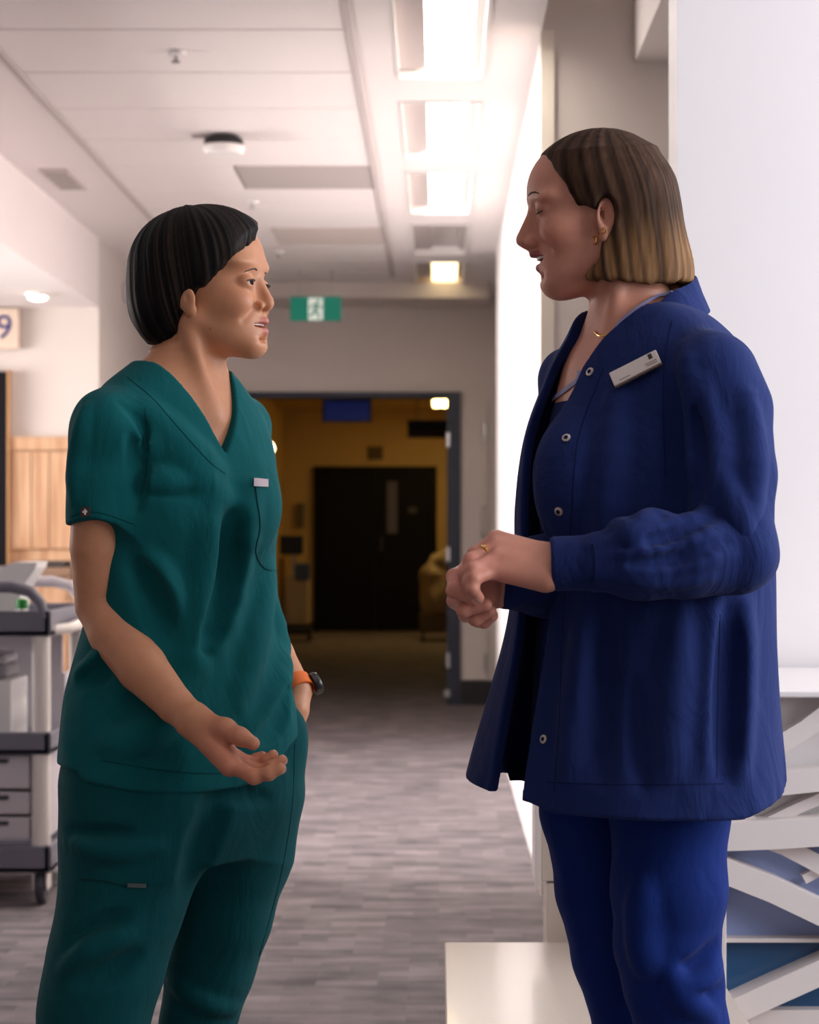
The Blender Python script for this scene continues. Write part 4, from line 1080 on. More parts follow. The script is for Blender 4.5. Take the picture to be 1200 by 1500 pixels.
    M_SKIN = attr_mat('skin_tan', 0.45, 0.12, 0.4, bump=0.12, bscale=700, var=0.05, vscale=60)
    body = link_mesh('body', me, M_SKIN, t)
    face_details(t, body, b, g, H, srgb(70, 50, 40))
    M_NAIL = mat('fingernail_pink', srgb(226, 168, 152), 0.25)
    for f_ in F[:2]: nail(f_[-1], f_[-2], (0.3, -0.2, -1), 0.0076, body, M_NAIL)
    # ---- hair
    h = SDF(); gh = Rig(h, Mh)
    gh.ell((-0.014, 0, 0.024), (0.106, 0.088, 0.091), 0.02)
    gh.ell((0.028, 0.0, 0.050), (0.0600, 0.069, 0.047), 0.03)
    gh.ell((-0.052, 0, -0.030), (0.066, 0.079, 0.062), 0.03)
    gh.ell((-0.062, 0, -0.060), (0.034, 0.060, 0.040), 0.03)
    n1_ = vnoise(11); n2_ = vnoise(12)
    def face_cut(x, y, z):
        u, v, w = gh.local(x, y, z)
        ed = 0.0010*n2_(w*220+u*90, u*120, v*90)
        lim = np.interp(w+ed, [-0.09, -0.046, -0.036, -0.024, -0.017, -0.012, -0.004, 0.012, 0.036, 0.064, 0.085, 0.12], [-0.028, -0.018, -0.0135, 0.0005, 0.008, 0.022, 0.030, 0.050, 0.071, 0.083, 0.093, 0.115])
        lim = lim-0.55*np.clip(v+0.012, 0, 0.06)                                       # parted on the far side
        return ((lim-u)*0.72).astype(np.float32)
    h.cut(face_cut, (-9, -9, -9), (9, 9, 9), 0.004)
    h.cut(lambda x, y, z: (lambda q: 0.75*(q[2]-np.interp(q[0], [-0.13, -0.115, -0.088, -0.055, 0.0], [-0.028, -0.042, -0.084, -0.092, -0.088])))(gh.local(x, y, z)).astype(np.float32), (-9, -9, -9), (9, 9, 9), 0.006)
    n1_ = vnoise(11); n2_ = vnoise(12)
    def strand_coord(x, y, z):
        u, v, w = gh.local(x, y, z)
        ph = np.arctan2(v+0.010*0, u+0.03)+1.2*w
        return ph, u, v, w
    def strands(x, y, z):
        ph, u, v, w = strand_coord(x, y, z)
        return (0.0012*n1_(ph*13, w*9, v*0)+0.0006*n2_(ph*40, w*14, v*0)).astype(np.float32)
    h.disp(strands, (-9, -9, -9), (9, 9, 9))
    me = h.mesh('hair', varied([(-0.50, 0.0024), (-0.22, None)]), varied([(2.76, 0.0024), (3.04, None)]), varied([(1.40, 0.0024), (1.67, None)]))
    V = verts(me); ph, u, v, w = strand_coord(V[:, 0], V[:, 1], V[:, 2])
    f = 0.15+0.55*n2_(ph*48+3, w*5, 0*w)
    c = np.array(srgb(12, 9, 9)[:3])[None]*(1-np.clip(f, 0, 1)[:, None])+np.array(srgb(54, 43, 36)[:3])[None]*np.clip(f, 0, 1)[:, None]
    vcol(me, c)
    link_mesh('hair', me, attr_mat('hair_black_brown', 0.55, 0, 0.12, var=0.3, vscale=120, stretch=(1, 1, 0.15)), t)
    # ---- scrub top
    M_GR = fabric('green_scrub_cloth', srgb(15, 91, 94), crumple=0.5); M_GRD = fabric('green_stitching', srgb(9, 60, 62))
    s = SDF()
    # sleeves first (cut at their hems), the torso is blended on afterwards
    chain(s, [SR, Lp(151, 700, -0.115), Lp(147, 830, -0.11)], [0.0510, 0.0515, 0.0490], 0.004)
    chain(s, [Lp(190, 640, -0.10), Lp(176, 830, -0.10)], [0.038, 0.034], 0.01)
    hz = at(150, 772, D1-0.1)
    s.cut(lambda x, y, z: (z-(hz.z-0.05*(x-hz.x)-0.10*(y-hz.y)+0.006*np.cos((x-hz.x)*45))).astype(np.float32), (-9, -9, 1.0), (9, 9, 1.25), 0.003)
    chain(s, [SL, Lp(348, 700, 0.145), Lp(354, 770, 0.16)], [0.050, 0.049, 0.047], 0.004)
    k = torso_keys(GREEN_ROWS, D1, A1, R, 0.0); fn, lo, hi = f_loft(k, A1); s.add(fn, lo, hi, 0.03)
    for S in (SR, SL):
        q = S+np.array([0, 0, 0.004]); lo, hi = bb([nb, q], 0.06); s.add(f_cone(nb+np.array([0, 0, -0.012]), q, 0.050, 0.046), lo, hi, 0.03)
    # bust
    for px, py, dy in ((262, 748, -0.088), (342, 752, -0.02)):
        p = Lp(px, py, dy); s.add(f_ell(p, (0.06, 0.06, 0.065)), p-0.07, p+0.07, 0.05)
    n3_ = vnoise(21); n4_ = vnoise(22)
    s.disp(lambda x, y, z: (0.0040*n3_(x*16+z*6, y*16, z*7)*sstep(1.42, 1.15, z)+0.0014*n4_(x*38+z*20, y*38, z*16)).astype(np.float32), (-9, -9, -9), (9, 9, 9))
    add_folds(s, [('+', [(195, 640), (240, 655), (300, 700), (330, 735)], 0.012, 0.03), ('+', [(215, 595), (255, 640), (320, 690)], 0.010, 0.03),
                  ('-', [(222, 722), (245, 716), (278, 722)], 0.007, 0.014), ('+', [(205, 706), (235, 702), (275, 706)], 0.010, 0.02),
                  ('+', [(372, 715), (352, 820), (320, 930), (262, 1010)], 0.011, 0.03), ('+', [(395, 840), (378, 930), (350, 1030)], 0.012, 0.03),
                  ('+', [(310, 745), (300, 850), (285, 960)], 0.010, 0.035), ('-', [(338, 760), (325, 870), (300, 950)], 0.009, 0.03),
                  ('+', [(405, 890), (415, 960), (395, 1060), (350, 1090)], 0.012, 0.03), ('-', [(420, 1010), (405, 1060), (375, 1085)], 0.010, 0.02),
                  ('+', [(210, 820), (235, 850), (250, 900)], 0.009, 0.03), ('-', [(205, 830), (225, 870), (240, 930)], 0.005, 0.03),
                  ('-', [(190, 640), (202, 690), (198, 745)], 0.007, 0.016), ('+', [(125, 600), (112, 660), (108, 730)], 0.007, 0.02),
                  ('-', [(175, 590), (205, 620), (213, 660)], 0.004, 0.010),
                  ('+', [(150, 955), (130, 985), (112, 985)], 0.010, 0.02), ('-', [(120, 1000), (150, 985), (165, 960)], 0.007, 0.02),
                  ('-', [(190, 1025), (230, 1010), (250, 1030)], 0.006, 0.02), ('+', [(250, 1050), (220, 1075), (160, 1090)], 0.008, 0.03)], 2.4)
    # neck opening with a V in front
    kk = np.array(k); ctr = [np.interp(1.30, kk[:, 0], kk[:, c]) for c in (1, 2)]
    ca, sa = math.cos(A1), math.sin(A1)
    zV, zN = at(327, 668, D1).z, at(300, 545, D1).z
    def neck_cut(x, y, z):
        u = (x-ctr[0])*ca+(y-ctr[1])*sa; v = -(x-ctr[0])*sa+(y-ctr[1])*ca
        wv = np.interp(z, [zV, zV+0.03, zN, zN+0.05], [0.0, 0.017, 0.060, 0.085])
        front = np.maximum(np.abs(v+0.004)-wv, np.maximum(zV-z, -(u-0.01)))
        c0 = g.p((-0.030, 0, -0.13))
        r = np.sqrt(((x-nb[0]-0.006)/1.0)**2+((y-nb[1])/1.0)**2)-0.069-np.maximum(z-zN, 0)*0.55
        back = np.maximum(r, (zN-0.008-0.20*np.minimum(u, 0)+0.0*x)-z)
        return np.minimum(front, back).astype(np.float32)
    s.cut(neck_cut, (-9, -9, 1.2), (9, 9, 9), 0.004)
    hx = np.array([at(px, 1100, D1).x for px in (90, 140, 150, 220, 300, 360, 400, 425, 450)])
    hzv = np.array([at(90, py, D1).z for py in (1108, 1112, 1124, 1136, 1143, 1142, 1128, 1092, 1064)])
    s.cut(lambda x, y, z: (z-np.interp(x, hx, hzv)-0.0*y).astype(np.float32), (-9, -9, 0), (9, 9, 0.95), 0.004)
    me = s.mesh('scrub_top', varied([(-0.60, 0.003), (-0.14, None)]), varied([(2.64, 0.003), (3.14, None)]), varied([(0.78, 0.003), (1.44, None)]))
    top = link_mesh('scrub_top', me, M_GR, t)
    dd = 2.4
    ribbon(s, [(373, 702), (376, 730), (381, 770), (376, 815), (390, 834), (405, 836)], 0.0016, 0.0012, 'pocket_seam', M_GRD, top, dd)
    patch(s, [(371, 702), (391, 703), (391, 714), (371, 713)], 0.003, 'pocket_tab', mat('tab_silver', srgb(196, 178, 182), 0.5), top, dd, 6, 4)
    patch(s, [(119, 744), (132, 742), (133, 755), (120, 757)], 0.003, 'sleeve_tab', mat('tab_brown', srgb(74, 52, 44), 0.5), top, dd, 4, 4)
    ribbon(s, [(123, 750), (129, 749)], 0.003, 0.0042, 'tab_mark', mat('tab_mark_white', srgb(226, 220, 214), 0.5), top, dd, 4)
    ribbon(s, [(126, 745.5), (126.5, 754)], 0.0018, 0.0042, 'tab_mark', mat('tab_mark_white2', srgb(226, 220, 214), 0.5), top, dd, 4)
    ribbon(s, [(104, 757), (125, 750), (150, 752), (180, 762), (196, 768)], 0.0009, 0.0006, 'sleeve_stitching', M_GRD, top, dd)
    ribbon(s, [(212, 598), (216, 640), (214, 690), (205, 730)], 0.0009, 0.0005, 'armhole_seam', M_GRD, top, dd)
    ribbon(s, [(150, 1114), (220, 1126), (300, 1133), (352, 1132)], 0.0009, 0.0006, 'hem_stitching', M_GRD, top, dd)
    ribbon(s, [(186, 552), (222, 582), (254, 618), (284, 652), (318, 686), (330, 694)], 0.0009, 0.0006, 'neckline_stitching', M_GRD, top, dd)
    # ---- trousers
    p = SDF()
    k2 = torso_keys([(1020, 118, 424), (1080, 108, 437), (1130, 99, 444), (1180, 97, 442), (1215, 102, 432), (1250, 112, 415)], D1, A1, R, 0.011)
    fn, lo, hi = f_loft(k2, A1); p.add(fn, lo, hi, 0.02)
    chain(p, [Lp(203, 1165, -0.055), Lp(190, 1250, -0.065), Lp(176, 1340, -0.075), Lp(160, 1420, -0.075), Lp(138, 1495, -0.07), Lp(126, 1620, -0.05), Lp(122, 1850, 0.0)],
          [0.107, 0.0935, 0.0800, 0.0735, 0.0680, 0.068, 0.062], 0.035)
    chain(p, [Lp(352, 1165, 0.05), Lp(345, 1250, 0.06), Lp(327, 1340, 0.065), Lp(307, 1420, 0.07), Lp(291, 1495, 0.075), Lp(284, 1620, 0.09), Lp(280, 1850, 0.11)],
          [0.092, 0.0830, 0.0720, 0.0640, 0.0560, 0.060, 0.06], 0.035)
    p.cut(lambda x, y, z: (0.085-z).astype(np.float32)*-1, (-9, -9, 0), (9, 9, 0.09), 0.004)
    pk = Lp(417, 1082, 0.045); p.add(f_ell(pk, (0.036, 0.042, 0.055)), pk-0.06, pk+0.06, 0.025)
    n5_ = vnoise(31)
    p.disp(lambda x, y, z: (0.0045*n5_(x*14, y*14, z*16+x*12)).astype(np.float32), (-9, -9, -9), (9, 9, 9))
    add_folds(p, [('-', [(100, 1222), (140, 1228), (190, 1222)], 0.007, 0.02), ('+', [(98, 1232), (150, 1246), (230, 1240)], 0.008, 0.02), ('-', [(104, 1392), (130, 1372), (180, 1340)], 0.009, 0.02),
                  ('+', [(92, 1420), (130, 1392), (190, 1370)], 0.010, 0.02), ('-', [(110, 1440), (150, 1430), (200, 1400)], 0.008, 0.02), ('-', [(330, 1155), (300, 1230), (275, 1300)], 0.012, 0.03),
                  ('+', [(250, 1440), (300, 1470), (345, 1480)], 0.007, 0.02), ('-', [(390, 1170), (330, 1165), (300, 1180)], 0.006, 0.02)], 2.4)
    me = p.mesh('trousers', varied([(-0.62, 0.0036), (-0.13, None)]), varied([(2.60, 0.0036), (3.14, None)]), varied([(0.07, 0.012), (0.42, 0.0036), (0.96, None)]))
    tr = link_mesh('trousers', me, fabric('green_scrub_cloth_shaded', srgb(12, 76, 80), crumple=0.5), t)  # same cloth as the top, colour darkened for the weaker light on the legs
    ribbon(p, [(118, 1288), (150, 1290), (185, 1297), (218, 1296)], 0.0030, 0.0012, 'zip_pocket', M_GRD, tr, dd)
    ribbon(p, [(187, 1296), (214, 1297)], 0.006, 0.0026, 'zip_pull', mat('dull_zip', srgb(110, 120, 118), 0.35, metal=0.7), tr, dd, 8)
    ribbon(p, [(432, 1090), (428, 1180), (412, 1280), (380, 1400)], 0.0010, 0.0006, 'side_seam', M_GRD, tr, dd)
    # ---- wrist watch on the far arm
    wd = (WL-Lp(402, 960, 0.115)); wd = wd/np.linalg.norm(wd)
    wt = thing('wristwatch', tuple(WL), 'orange strapped watch with black dial on the far wrist of the green scrubs', 'watch')
    ow = WL-wd*0.004
    mb = MB(); ax_ = Vector(wd); u_ = ax_.orthogonal().normalized(); v_ = ax_.cross(u_); rings = []
    for i in range(32):
        a = 2*math.pi*i/32; rd = u_*math.cos(a)+v_*math.sin(a)
        rings.append([mb.bm.verts.new(Vector(ow)+rd*r_+ax_*h_) for r_, h_ in ((0.0262, -0.011), (0.0285, -0.0105), (0.0285, 0.0105), (0.0262, 0.011))])
    for i in range(32):
        for q in range(4): mb.bm.faces.new([rings[i][q], rings[i][(q+1) % 4], rings[(i+1) % 32][(q+1) % 4], rings[(i+1) % 32][q]])
    mb.build('strap', mat('orange_strap', srgb(236, 112, 40), 0.5), wt, True)
    fx = Vector((0.86, 0.25, 0.30)).normalized(); fx = (fx-Vector(wd)*fx.dot(Vector(wd))).normalized()
    cpos = Vector(ow)+Vector(wd)*0.006+fx*0.0290
    mb = MB(); mb.tube([cpos-fx*0.002, cpos+fx*0.006, cpos+fx*0.0085], [0.0175, 0.0175, 0.0155], 28); mb.build('case', mat('gunmetal_case', srgb(70, 68, 66), 0.3, metal=0.8), wt, True)
    mb = MB(); mb.tube([cpos+fx*0.0080, cpos+fx*0.0092], [0.0150, 0.0145], 28); mb.build('dial', M_BLACKP, wt, True)
    for L_, a in ((NL, -0.7), (FL, -0.6)):
        shoe(t, L_[-1][0], L_[-1][1], a, mat('black_shoe', srgb(30, 30, 32), 0.5), mat('white_sole', srgb(210, 206, 200), 0.6))
    return t
green_person()
# ------------------------------------------------------------------ person in the navy jacket
D2 = 2.64
def Rp(px, py, dy=0.0): return np.array(at(px, py, D2+dy))
A2 = math.radians(180+35)
NAVY_ROWS = [(440, 862, 978), (465, 845, 1030), (490, 832, 1060), (520, 815, 1082), (560, 797, 1095), (640, 770, 1104), (740, 758, 1116), (850, 755, 1126),
             (950, 738, 1129), (1050, 710, 1135), (1150, 682, 1141), (1185, 674, 1143)]
def navy_person():
    t = thing('person', (Rp(940, 1000)[0], D2, 0), 'person in navy jacket and blue trousers with brown bob, hands clasped', 'person', 'two people talking')
    R = 0.75
    b = SDF()
    Mh = head_frame(870, 309, D2, 183, -8, 0, 1.0); g = Rig(b, Mh)
    H = dict(mouth_open=0.0080, lid=0.0, nose_tip=(0.1085, -0.0285), nasion=0.0805, nasion_z=0.009, ala=0.0120, tip_r=0.0064, lip_x=0.0895, lip_z=-0.0515, lip_w=0.0275, corner_back=0.0215, corner_up=0.001, lip_r=0.0040,
             low_back=0.0060, eye_z=0.0080, brow_z=0.0185, brow_y=(0.010, 0.040), brow_r=0.6, cheek=0.003, cheek_z=-0.025, lash_z=-0.0040, chin_x=-0.004, chin_z=0.0135, muzzle=-0.003, eye_x=0.0025, ear_z=-0.006)
    lips = build_head(g, H)
    nb = Rp(946, 515, 0.0); n0 = g.p((-0.024, 0, -0.055))
    lo, hi = bb([n0, nb], 0.06); b.add(f_cone(n0, nb, 0.046, 0.055), lo, hi, 0.014)
    for s_ in (-1, 1):
        a_, c_ = g.p((-0.016, s_*0.052, -0.060)), Rp(900, 524, -0.05 if s_ > 0 else -0.01); lo, hi = bb([a_, c_], 0.012); b.add(f_cone(a_, c_, 0.010, 0.007), lo, hi, 0.02)
    k = [(q[0], q[1], q[2], q[3]-i_, q[4]-i_) for q in torso_keys(NAVY_ROWS[:8]+[(950, 775, 1095), (1050, 778, 1090), (1150, 795, 1066)], D2, A2, R) for i_ in [float(np.interp(q[0], [0.9, 1.0, 1.22, 1.40], [0.02, 0.04, 0.05, 0.016]))]]
    fn, lo, hi = f_loft(k, A2); b.add(fn, lo, hi, 0.03)
    SN, SF = Rp(1046, 554, -0.135), Rp(840, 558, 0.135)
    for S in (SN, SF):
        lo, hi = bb([nb, S], 0.05); b.add(f_cone(nb, S, 0.036, 0.030), lo, hi, 0.03)
    # near arm and hand
    E, W = Rp(1070, 808, -0.20), Rp(800, 826, -0.215)
    chain(b, [SN, Rp(1068, 690, -0.17), E, Rp(960, 820, -0.225), W], [0.030, 0.030, 0.030, 0.028, 0.0240], 0.004)
    MC = [Rp(727, 790, -0.185), Rp(728, 800, -0.205), Rp(729, 817, -0.222), Rp(724, 836, -0.232)]
    F = [[MC[0], Rp(696, 812, -0.200), Rp(686, 834, -0.206), Rp(684, 852, -0.205)],
         [MC[1], Rp(690, 821, -0.222), Rp(682, 842, -0.228), Rp(682, 862, -0.222)],
         [MC[2], Rp(693, 834, -0.242), Rp(688, 852, -0.246), Rp(688, 868, -0.240)],
         [MC[3], Rp(695, 848, -0.252), Rp(692, 862, -0.254), Rp(702, 876, -0.244)]]
    for q, r in zip(MC, (0.0120, 0.0125, 0.0125, 0.0120)):
        lo, hi = bb([W, q], 0.03); b.add(f_cone(W+(q-MC[1])*0.45, q, 0.0215, r), lo, hi, 0.010)
    for f_, r0, r1 in zip(F, (0.0096, 0.0098, 0.0094, 0.0086), (0.0076, 0.0076, 0.0074, 0.0066)): finger(b, f_, r0, r1)
    chain(b, [Rp(778, 815, -0.175), Rp(738, 820, -0.165), Rp(712, 842, -0.175), Rp(698, 862, -0.185)], [0.018, 0.0125, 0.0100, 0.0085], 0.006)
    # far arm and hand
    EF, WF = Rp(872, 840, 0.06), Rp(752, 856, -0.105)
    chain(b, [SF, Rp(850, 700, 0.11), EF, Rp(800, 846, -0.04), WF], [0.036, 0.034, 0.030, 0.026, 0.023], 0.004)
    MF = [Rp(690, 829, -0.150), Rp(694, 850, -0.140), Rp(703, 868, -0.130), Rp(714, 880, -0.120)]
    G = [[MF[0], Rp(666, 845, -0.180), Rp(665, 865, -0.212), Rp(694, 877, -0.222)],
         [MF[1], Rp(667, 880, -0.170), Rp(680, 893, -0.205), Rp(712, 886, -0.212)],
         [MF[2], Rp(683, 900, -0.160), Rp(697, 906, -0.188), Rp(718, 895, -0.196)],
         [MF[3], Rp(701, 908, -0.148), Rp(709, 910, -0.168), Rp(721, 902, -0.178)]]
    for q, r in zip(MF, (0.0130, 0.0135, 0.0135, 0.0125)):
        lo, hi = bb([WF, q], 0.03); b.add(f_cone(WF, q, 0.0230, r), lo, hi, 0.012)
    pc = Rp(706, 866, -0.15); b.add(f_ell(pc, (0.024, 0.03, 0.026)), pc-0.035, pc+0.035, 0.012)
    for f_, r0, r1 in zip(G, (0.0100, 0.0100, 0.0095, 0.0088), (0.0080, 0.0082, 0.0080, 0.0076)): finger(b, f_, r0, r1)
    chain(b, [Rp(735, 840, -0.125), Rp(712, 838, -0.150), Rp(697, 850, -0.178)], [0.017, 0.0115, 0.009], 0.006)
    # legs
    NL = [Rp(985, 1150, -0.07), Rp(977, 1330, -0.07), Rp(995, 1500, -0.06), Rp(1000, 1750, -0.02), Rp(1002, 1985, 0.02)]
    FL = [Rp(860, 1150, 0.07), Rp(884, 1330, 0.075), Rp(925, 1500, 0.10), Rp(935, 1750, 0.12), Rp(945, 1985, 0.16)]
    chain(b, NL, [0.062, 0.052, 0.042, 0.040, 0.032], 0.02); chain(b, FL, [0.050, 0.040, 0.034, 0.034, 0.030], 0.02)
    me = b.mesh('body', varied([(0.0, 0.0022), (0.50, None)]), varied([(2.34, 0.0022), (2.92, None)]),
                varied([(0.05, 0.012), (1.02, 0.0022), (1.20, 0.006), (1.33, 0.0022), (1.72, None)]))
    def extra(col, x, y, z, u, v, w):
        ha = (1-sstep(0.03, 0.09, np.sqrt((x-MC[1][0]+0.02)**2+(y-MC[1][1])**2+(z-MC[1][2]+0.04)**2)))*0.45
        col = col*(1-ha[:, None])+np.array(srgb(206, 130, 116)[:3])*ha[:, None]
        sh = np.exp(-((u-0.078)/0.02)**2-((np.abs(v)-0.032)/0.016)**2-((w-0.004)/0.006)**2)*0.25           # eyelid tint
        return col*(1-sh[:, None])+np.array(srgb(150, 100, 90)[:3])*sh[:, None]
    skin_colors(me, g, lips, srgb(214, 150, 126), srgb(170, 84, 84), 0.38, extra)
    body = link_mesh('body', me, attr_mat('skin_fair', 0.45, 0.12, 0.4, bump=0.12, bscale=700, var=0.05, vscale=60), t)
    face_details(t, body, b, g, H, srgb(66, 46, 36))
    M_NAIL = mat('fingernail_rose', srgb(222, 164, 152), 0.25)
    nail(F[3][-1], F[3][-2], (-0.6, -1.0, 0.1), 0.0066, body, M_NAIL); nail(G[1][-3], G[1][-4], (-1, -0.6, -0.1), 0.0078, body, M_NAIL)
    # ---- hair: chin-length bob tucked behind the ear
    h = SDF(); gh = Rig(h, Mh)
    gh.ell((-0.016, 0, 0.023), (0.090, 0.084, 0.084), 0.02)
    gh.ell((0.016, 0, 0.044), (0.058, 0.068, 0.047), 0.03)
    lk = [(-0.125, -0.036, 0, 0.080, 0.078), (-0.095, -0.036, 0, 0.084, 0.085), (-0.05, -0.040, 0, 0.076, 0.087), (0.0, -0.040, 0, 0.071, 0.086), (0.03, -0.034, 0, 0.070, 0.084), (0.06, -0.024, 0, 0.060, 0.070)]
    f0, lo, hi = f_loft(lk, 0.0, 2.3)
    h.add(lambda x, y, z: f0(*gh.local(x, y, z)), (-9, -9, -9), (9, 9, 9), 0.03)
    n1_ = vnoise(41); n2_ = vnoise(42)
    def face_cut(x, y, z):
        u, v, w = gh.local(x, y, z)
        ed = 0.0010*n2_(w*160+u*120, u*60, v*90)
        lim = np.interp(w+ed*0.6, [-0.13, -0.095, -0.076, -0.041, -0.020, -0.012, -0.006, 0.000, 0.021, 0.043, 0.075, 0.095, 0.13],
                                  [0.050, 0.034, 0.015, -0.003, -0.014, -0.012, 0.012, 0.026, 0.037, 0.047, 0.057, 0.075, 0.10])
        return ((lim+ed-u)*0.70).astype(np.float32)
    h.cut(face_cut, (-9, -9, -9), (9, 9, 9), 0.004)
    h.cut(lambda x, y, z: (lambda q: q[2]+0.097+np.clip(0.27*(0.02-q[0]), -0.01, 0.018))(gh.local(x, y, z)).astype(np.float32), (-9, -9, -9), (9, 9, 9), 0.006)
    for s_ in (-1, 1): gh.ell((0.000, s_*0.088, -0.020), (0.0165, 0.026, 0.0265), 0.004, 'cut', R=Matrix.Rotation(math.radians(-14), 3, 'Y'))      # hair tucked behind the ear
    def inner(x, y, z):                                                             # hollow for the neck, so that the ends hang free
        u, v, w = gh.local(x, y, z)
        return np.maximum(np.sqrt((u+0.035)**2+v**2)-0.066, w+0.055).astype(np.float32)
    h.cut(inner, (-9, -9, -9), (9, 9, 9), 0.01)
    def coord(x, y, z):
        u, v, w = gh.local(x, y, z)
        ph = np.arctan2(v, u+0.035)+np.sign(v)*1.6*np.maximum(w, 0)
        return ph, u, v, w
    h.disp(lambda x, y, z: (lambda q: (0.0008*n1_(q[0]*15, q[3]*6, 0)+0.0008*n2_(q[0]*42, q[3]*10, 0))*(0.25+0.75*sstep(0.05, -0.04, q[3])))(coord(x, y, z)).astype(np.float32), (-9, -9, -9), (9, 9, 9))
    me = h.mesh('hair', varied([(0.08, 0.0022), (0.37, None)]), varied([(2.52, 0.0022), (2.76, None)]), varied([(1.46, 0.0022), (1.72, None)]))
    V = verts(me); ph, u, v, w = coord(V[:, 0], V[:, 1], V[:, 2])
    f = np.clip(0.5+0.5*n2_(ph*50+3, w*4, 0*w), 0, 1); lt = sstep(-0.010, -0.085, w)*np.clip(0.5+0.4*n1_(ph*30, w*3, 0*w), 0.1, 1)
    dark = np.array(srgb(52, 38, 31)[:3]); mid = np.array(srgb(82, 60, 47)[:3]); light = np.array(srgb(148, 110, 74)[:3])
    c = dark[None]*(1-f[:, None])+mid[None]*f[:, None]; c = c*(1-lt[:, None])+light[None]*lt[:, None]
    vcol(me, c)
    link_mesh('hair', me, attr_mat('hair_brown_highlights', 0.66, 0, 0.06, var=0.35, vscale=160, stretch=(1, 1, 0.12)), t)
    # ---- inner scrub top (navy with pale piping)
    M_NAVY = fabric('navy_jacket_cloth', srgb(31, 45, 96), crumple=0.75); M_IN = fabric('navy_scrub_cloth', srgb(24, 38, 92)); M_ST = fabric('navy_stitching', srgb(20, 30, 70))
    k = torso_keys(NAVY_ROWS, D2, A2, R)
    s = SDF()
    ki = [(q[0], q[1], q[2], q[3]-i_, q[4]-i_) for q in torso_keys(NAVY_ROWS[:8]+[(950, 770, 1104), (1050, 768, 1100), (1115, 766, 1098)], D2, A2, R) for i_ in [float(np.interp(q[0], [1.0, 1.1, 1.25, 1.42], [0.012, 0.034, 0.034, 0.020]))]]
    fn, lo, hi = f_loft(ki, A2); s.add(fn, lo, hi, 0.03)
    kk = np.array(k); ctr = [np.interp(1.30, kk[:, 0], kk[:, c_]) for c_ in (1, 2)]
    ca, sa = math.cos(A2), math.sin(A2)
    def uv(x, y): return (x-ctr[0])*ca+(y-ctr[1])*sa, -(x-ctr[0])*sa+(y-ctr[1])*ca
    zV2 = at(850, 556, D2).z; zN2 = at(900, 470, D2).z
    def neck_cut2(x, y, z):
        u, v = uv(x, y)
        wv = np.interp(z, [zV2, zN2, zN2+0.05], [0.0, 0.058, 0.09])
        front = np.maximum(np.abs(v+0.012)-wv, np.maximum(zV2-z, -(u-0.01)))
        r = np.sqrt((x-nb[0]+0.012)**2+(y-nb[1])**2)-0.062-np.maximum(z-zN2, 0)*0.5
        return np.minimum(front, np.maximum(r, zN2-0.02-z)).astype(np.float32)
    s_full = SDF(); s_full.ops = list(s.ops)
    s.cut(neck_cut2, (-9, -9, 1.2), (9, 9, 9), 0.003)
    me = s.mesh('scrub_top', varied([(0.03, 0.004), (0.46, None)]), varied([(2.42, 0.004), (2.86, None)]), varied([(0.86, 0.005), (1.2, 0.004), (1.50, None)]))
    ins = link_mesh('scrub_top', me, M_IN, t)
    # ---- jacket
    j = SDF(); dd = 2.1
    chain(j, [SN, Rp(1066, 600, -0.145), Rp(1070, 700, -0.17), Rp(1072, 800, -0.195)], [0.0540, 0.0580, 0.0570, 0.0530], 0.01)
    fn, lo, hi = f_loft(k, A2); j.add(fn, lo, hi, 0.014)
    for S in (SN, SF):
        lo, hi = bb([nb, S], 0.06); j.add(f_cone(nb+np.array([0, 0, -0.022]), S, 0.052, 0.050), lo, hi, 0.03)
    # chest
    p_ = Rp(842, 700, -0.085); j.add(f_ell(p_, (0.055, 0.06, 0.075)), p_-0.08, p_+0.08, 0.05)
    n3_ = vnoise(51); n4_ = vnoise(52)
    j.disp(lambda x, y, z: ((0.0036*n3_(x*17, y*17, z*6)+0.0016*n4_(x*40+z*14, y*40, z*18))*(1-0.5*sstep(0.02, 0.08, uv(x, y)[0]))).astype(np.float32), (-9, -9, -9), (9, 9, 9))
    add_folds(j, [('+', [(905, 560), (895, 700), (880, 850)], 0.009, 0.03), ('-', [(985, 560), (990, 680), (985, 780)], 0.010, 0.018), ('-', [(925, 1000), (935, 1080), (940, 1150)], 0.006, 0.02),
                  ('+', [(1045, 880), (1050, 980), (1040, 1120)], 0.012, 0.03), ('+', [(1092, 890), (1085, 1000), (1082, 1130)], 0.009, 0.03), ('-', [(1068, 900), (1064, 1010), (1062, 1130)], 0.007, 0.03),
                  ('+', [(1000, 900), (990, 1010), (985, 1130)], 0.009, 0.03), ('+', [(860, 890), (850, 1000), (830, 1140)], 0.010, 0.03), ('-', [(890, 900), (885, 1010), (880, 1130)], 0.006, 0.03),
                  ('+', [(1000, 505), (1015, 590), (1012, 700)], 0.008, 0.018), ('+', [(1030, 560), (1050, 650), (1040, 735)], 0.008, 0.018), ('-', [(1020, 600), (1030, 680), (1024, 740)], 0.005, 0.014), ('+', [(1098, 580), (1108, 680), (1098, 780)], 0.008, 0.02), ('+', [(1060, 700), (1082, 755), (1100, 800)], 0.008, 0.018)], dd)
    def hem_gather(x, y, z):
        u, v = uv(x, y); ph = np.arctan2(v, u)
        return (0.0035*np.sin(ph*46+3*np.sin(z*20))*sstep(0.93, 0.82, z)*sstep(1.5, 2.1, ph)*(0.55+0.45*np.sin(ph*9+z*30))).astype(np.float32)
    j.disp(hem_gather, (-9, -9, 0.7), (9, 9, 0.95))
    # shell, neck opening, front opening, hem
    fnk, lo_, hi_ = f_loft(k, A2)
    def inset(x, y, z):
        u, v = uv(x, y)
        th = 0.030-0.016*sstep(0.02, 0.07, u)*sstep(0.13, 0.09, np.abs(v+0.03))
        return np.maximum(fnk(x, y, z)+th, z-1.40).astype(np.float32)
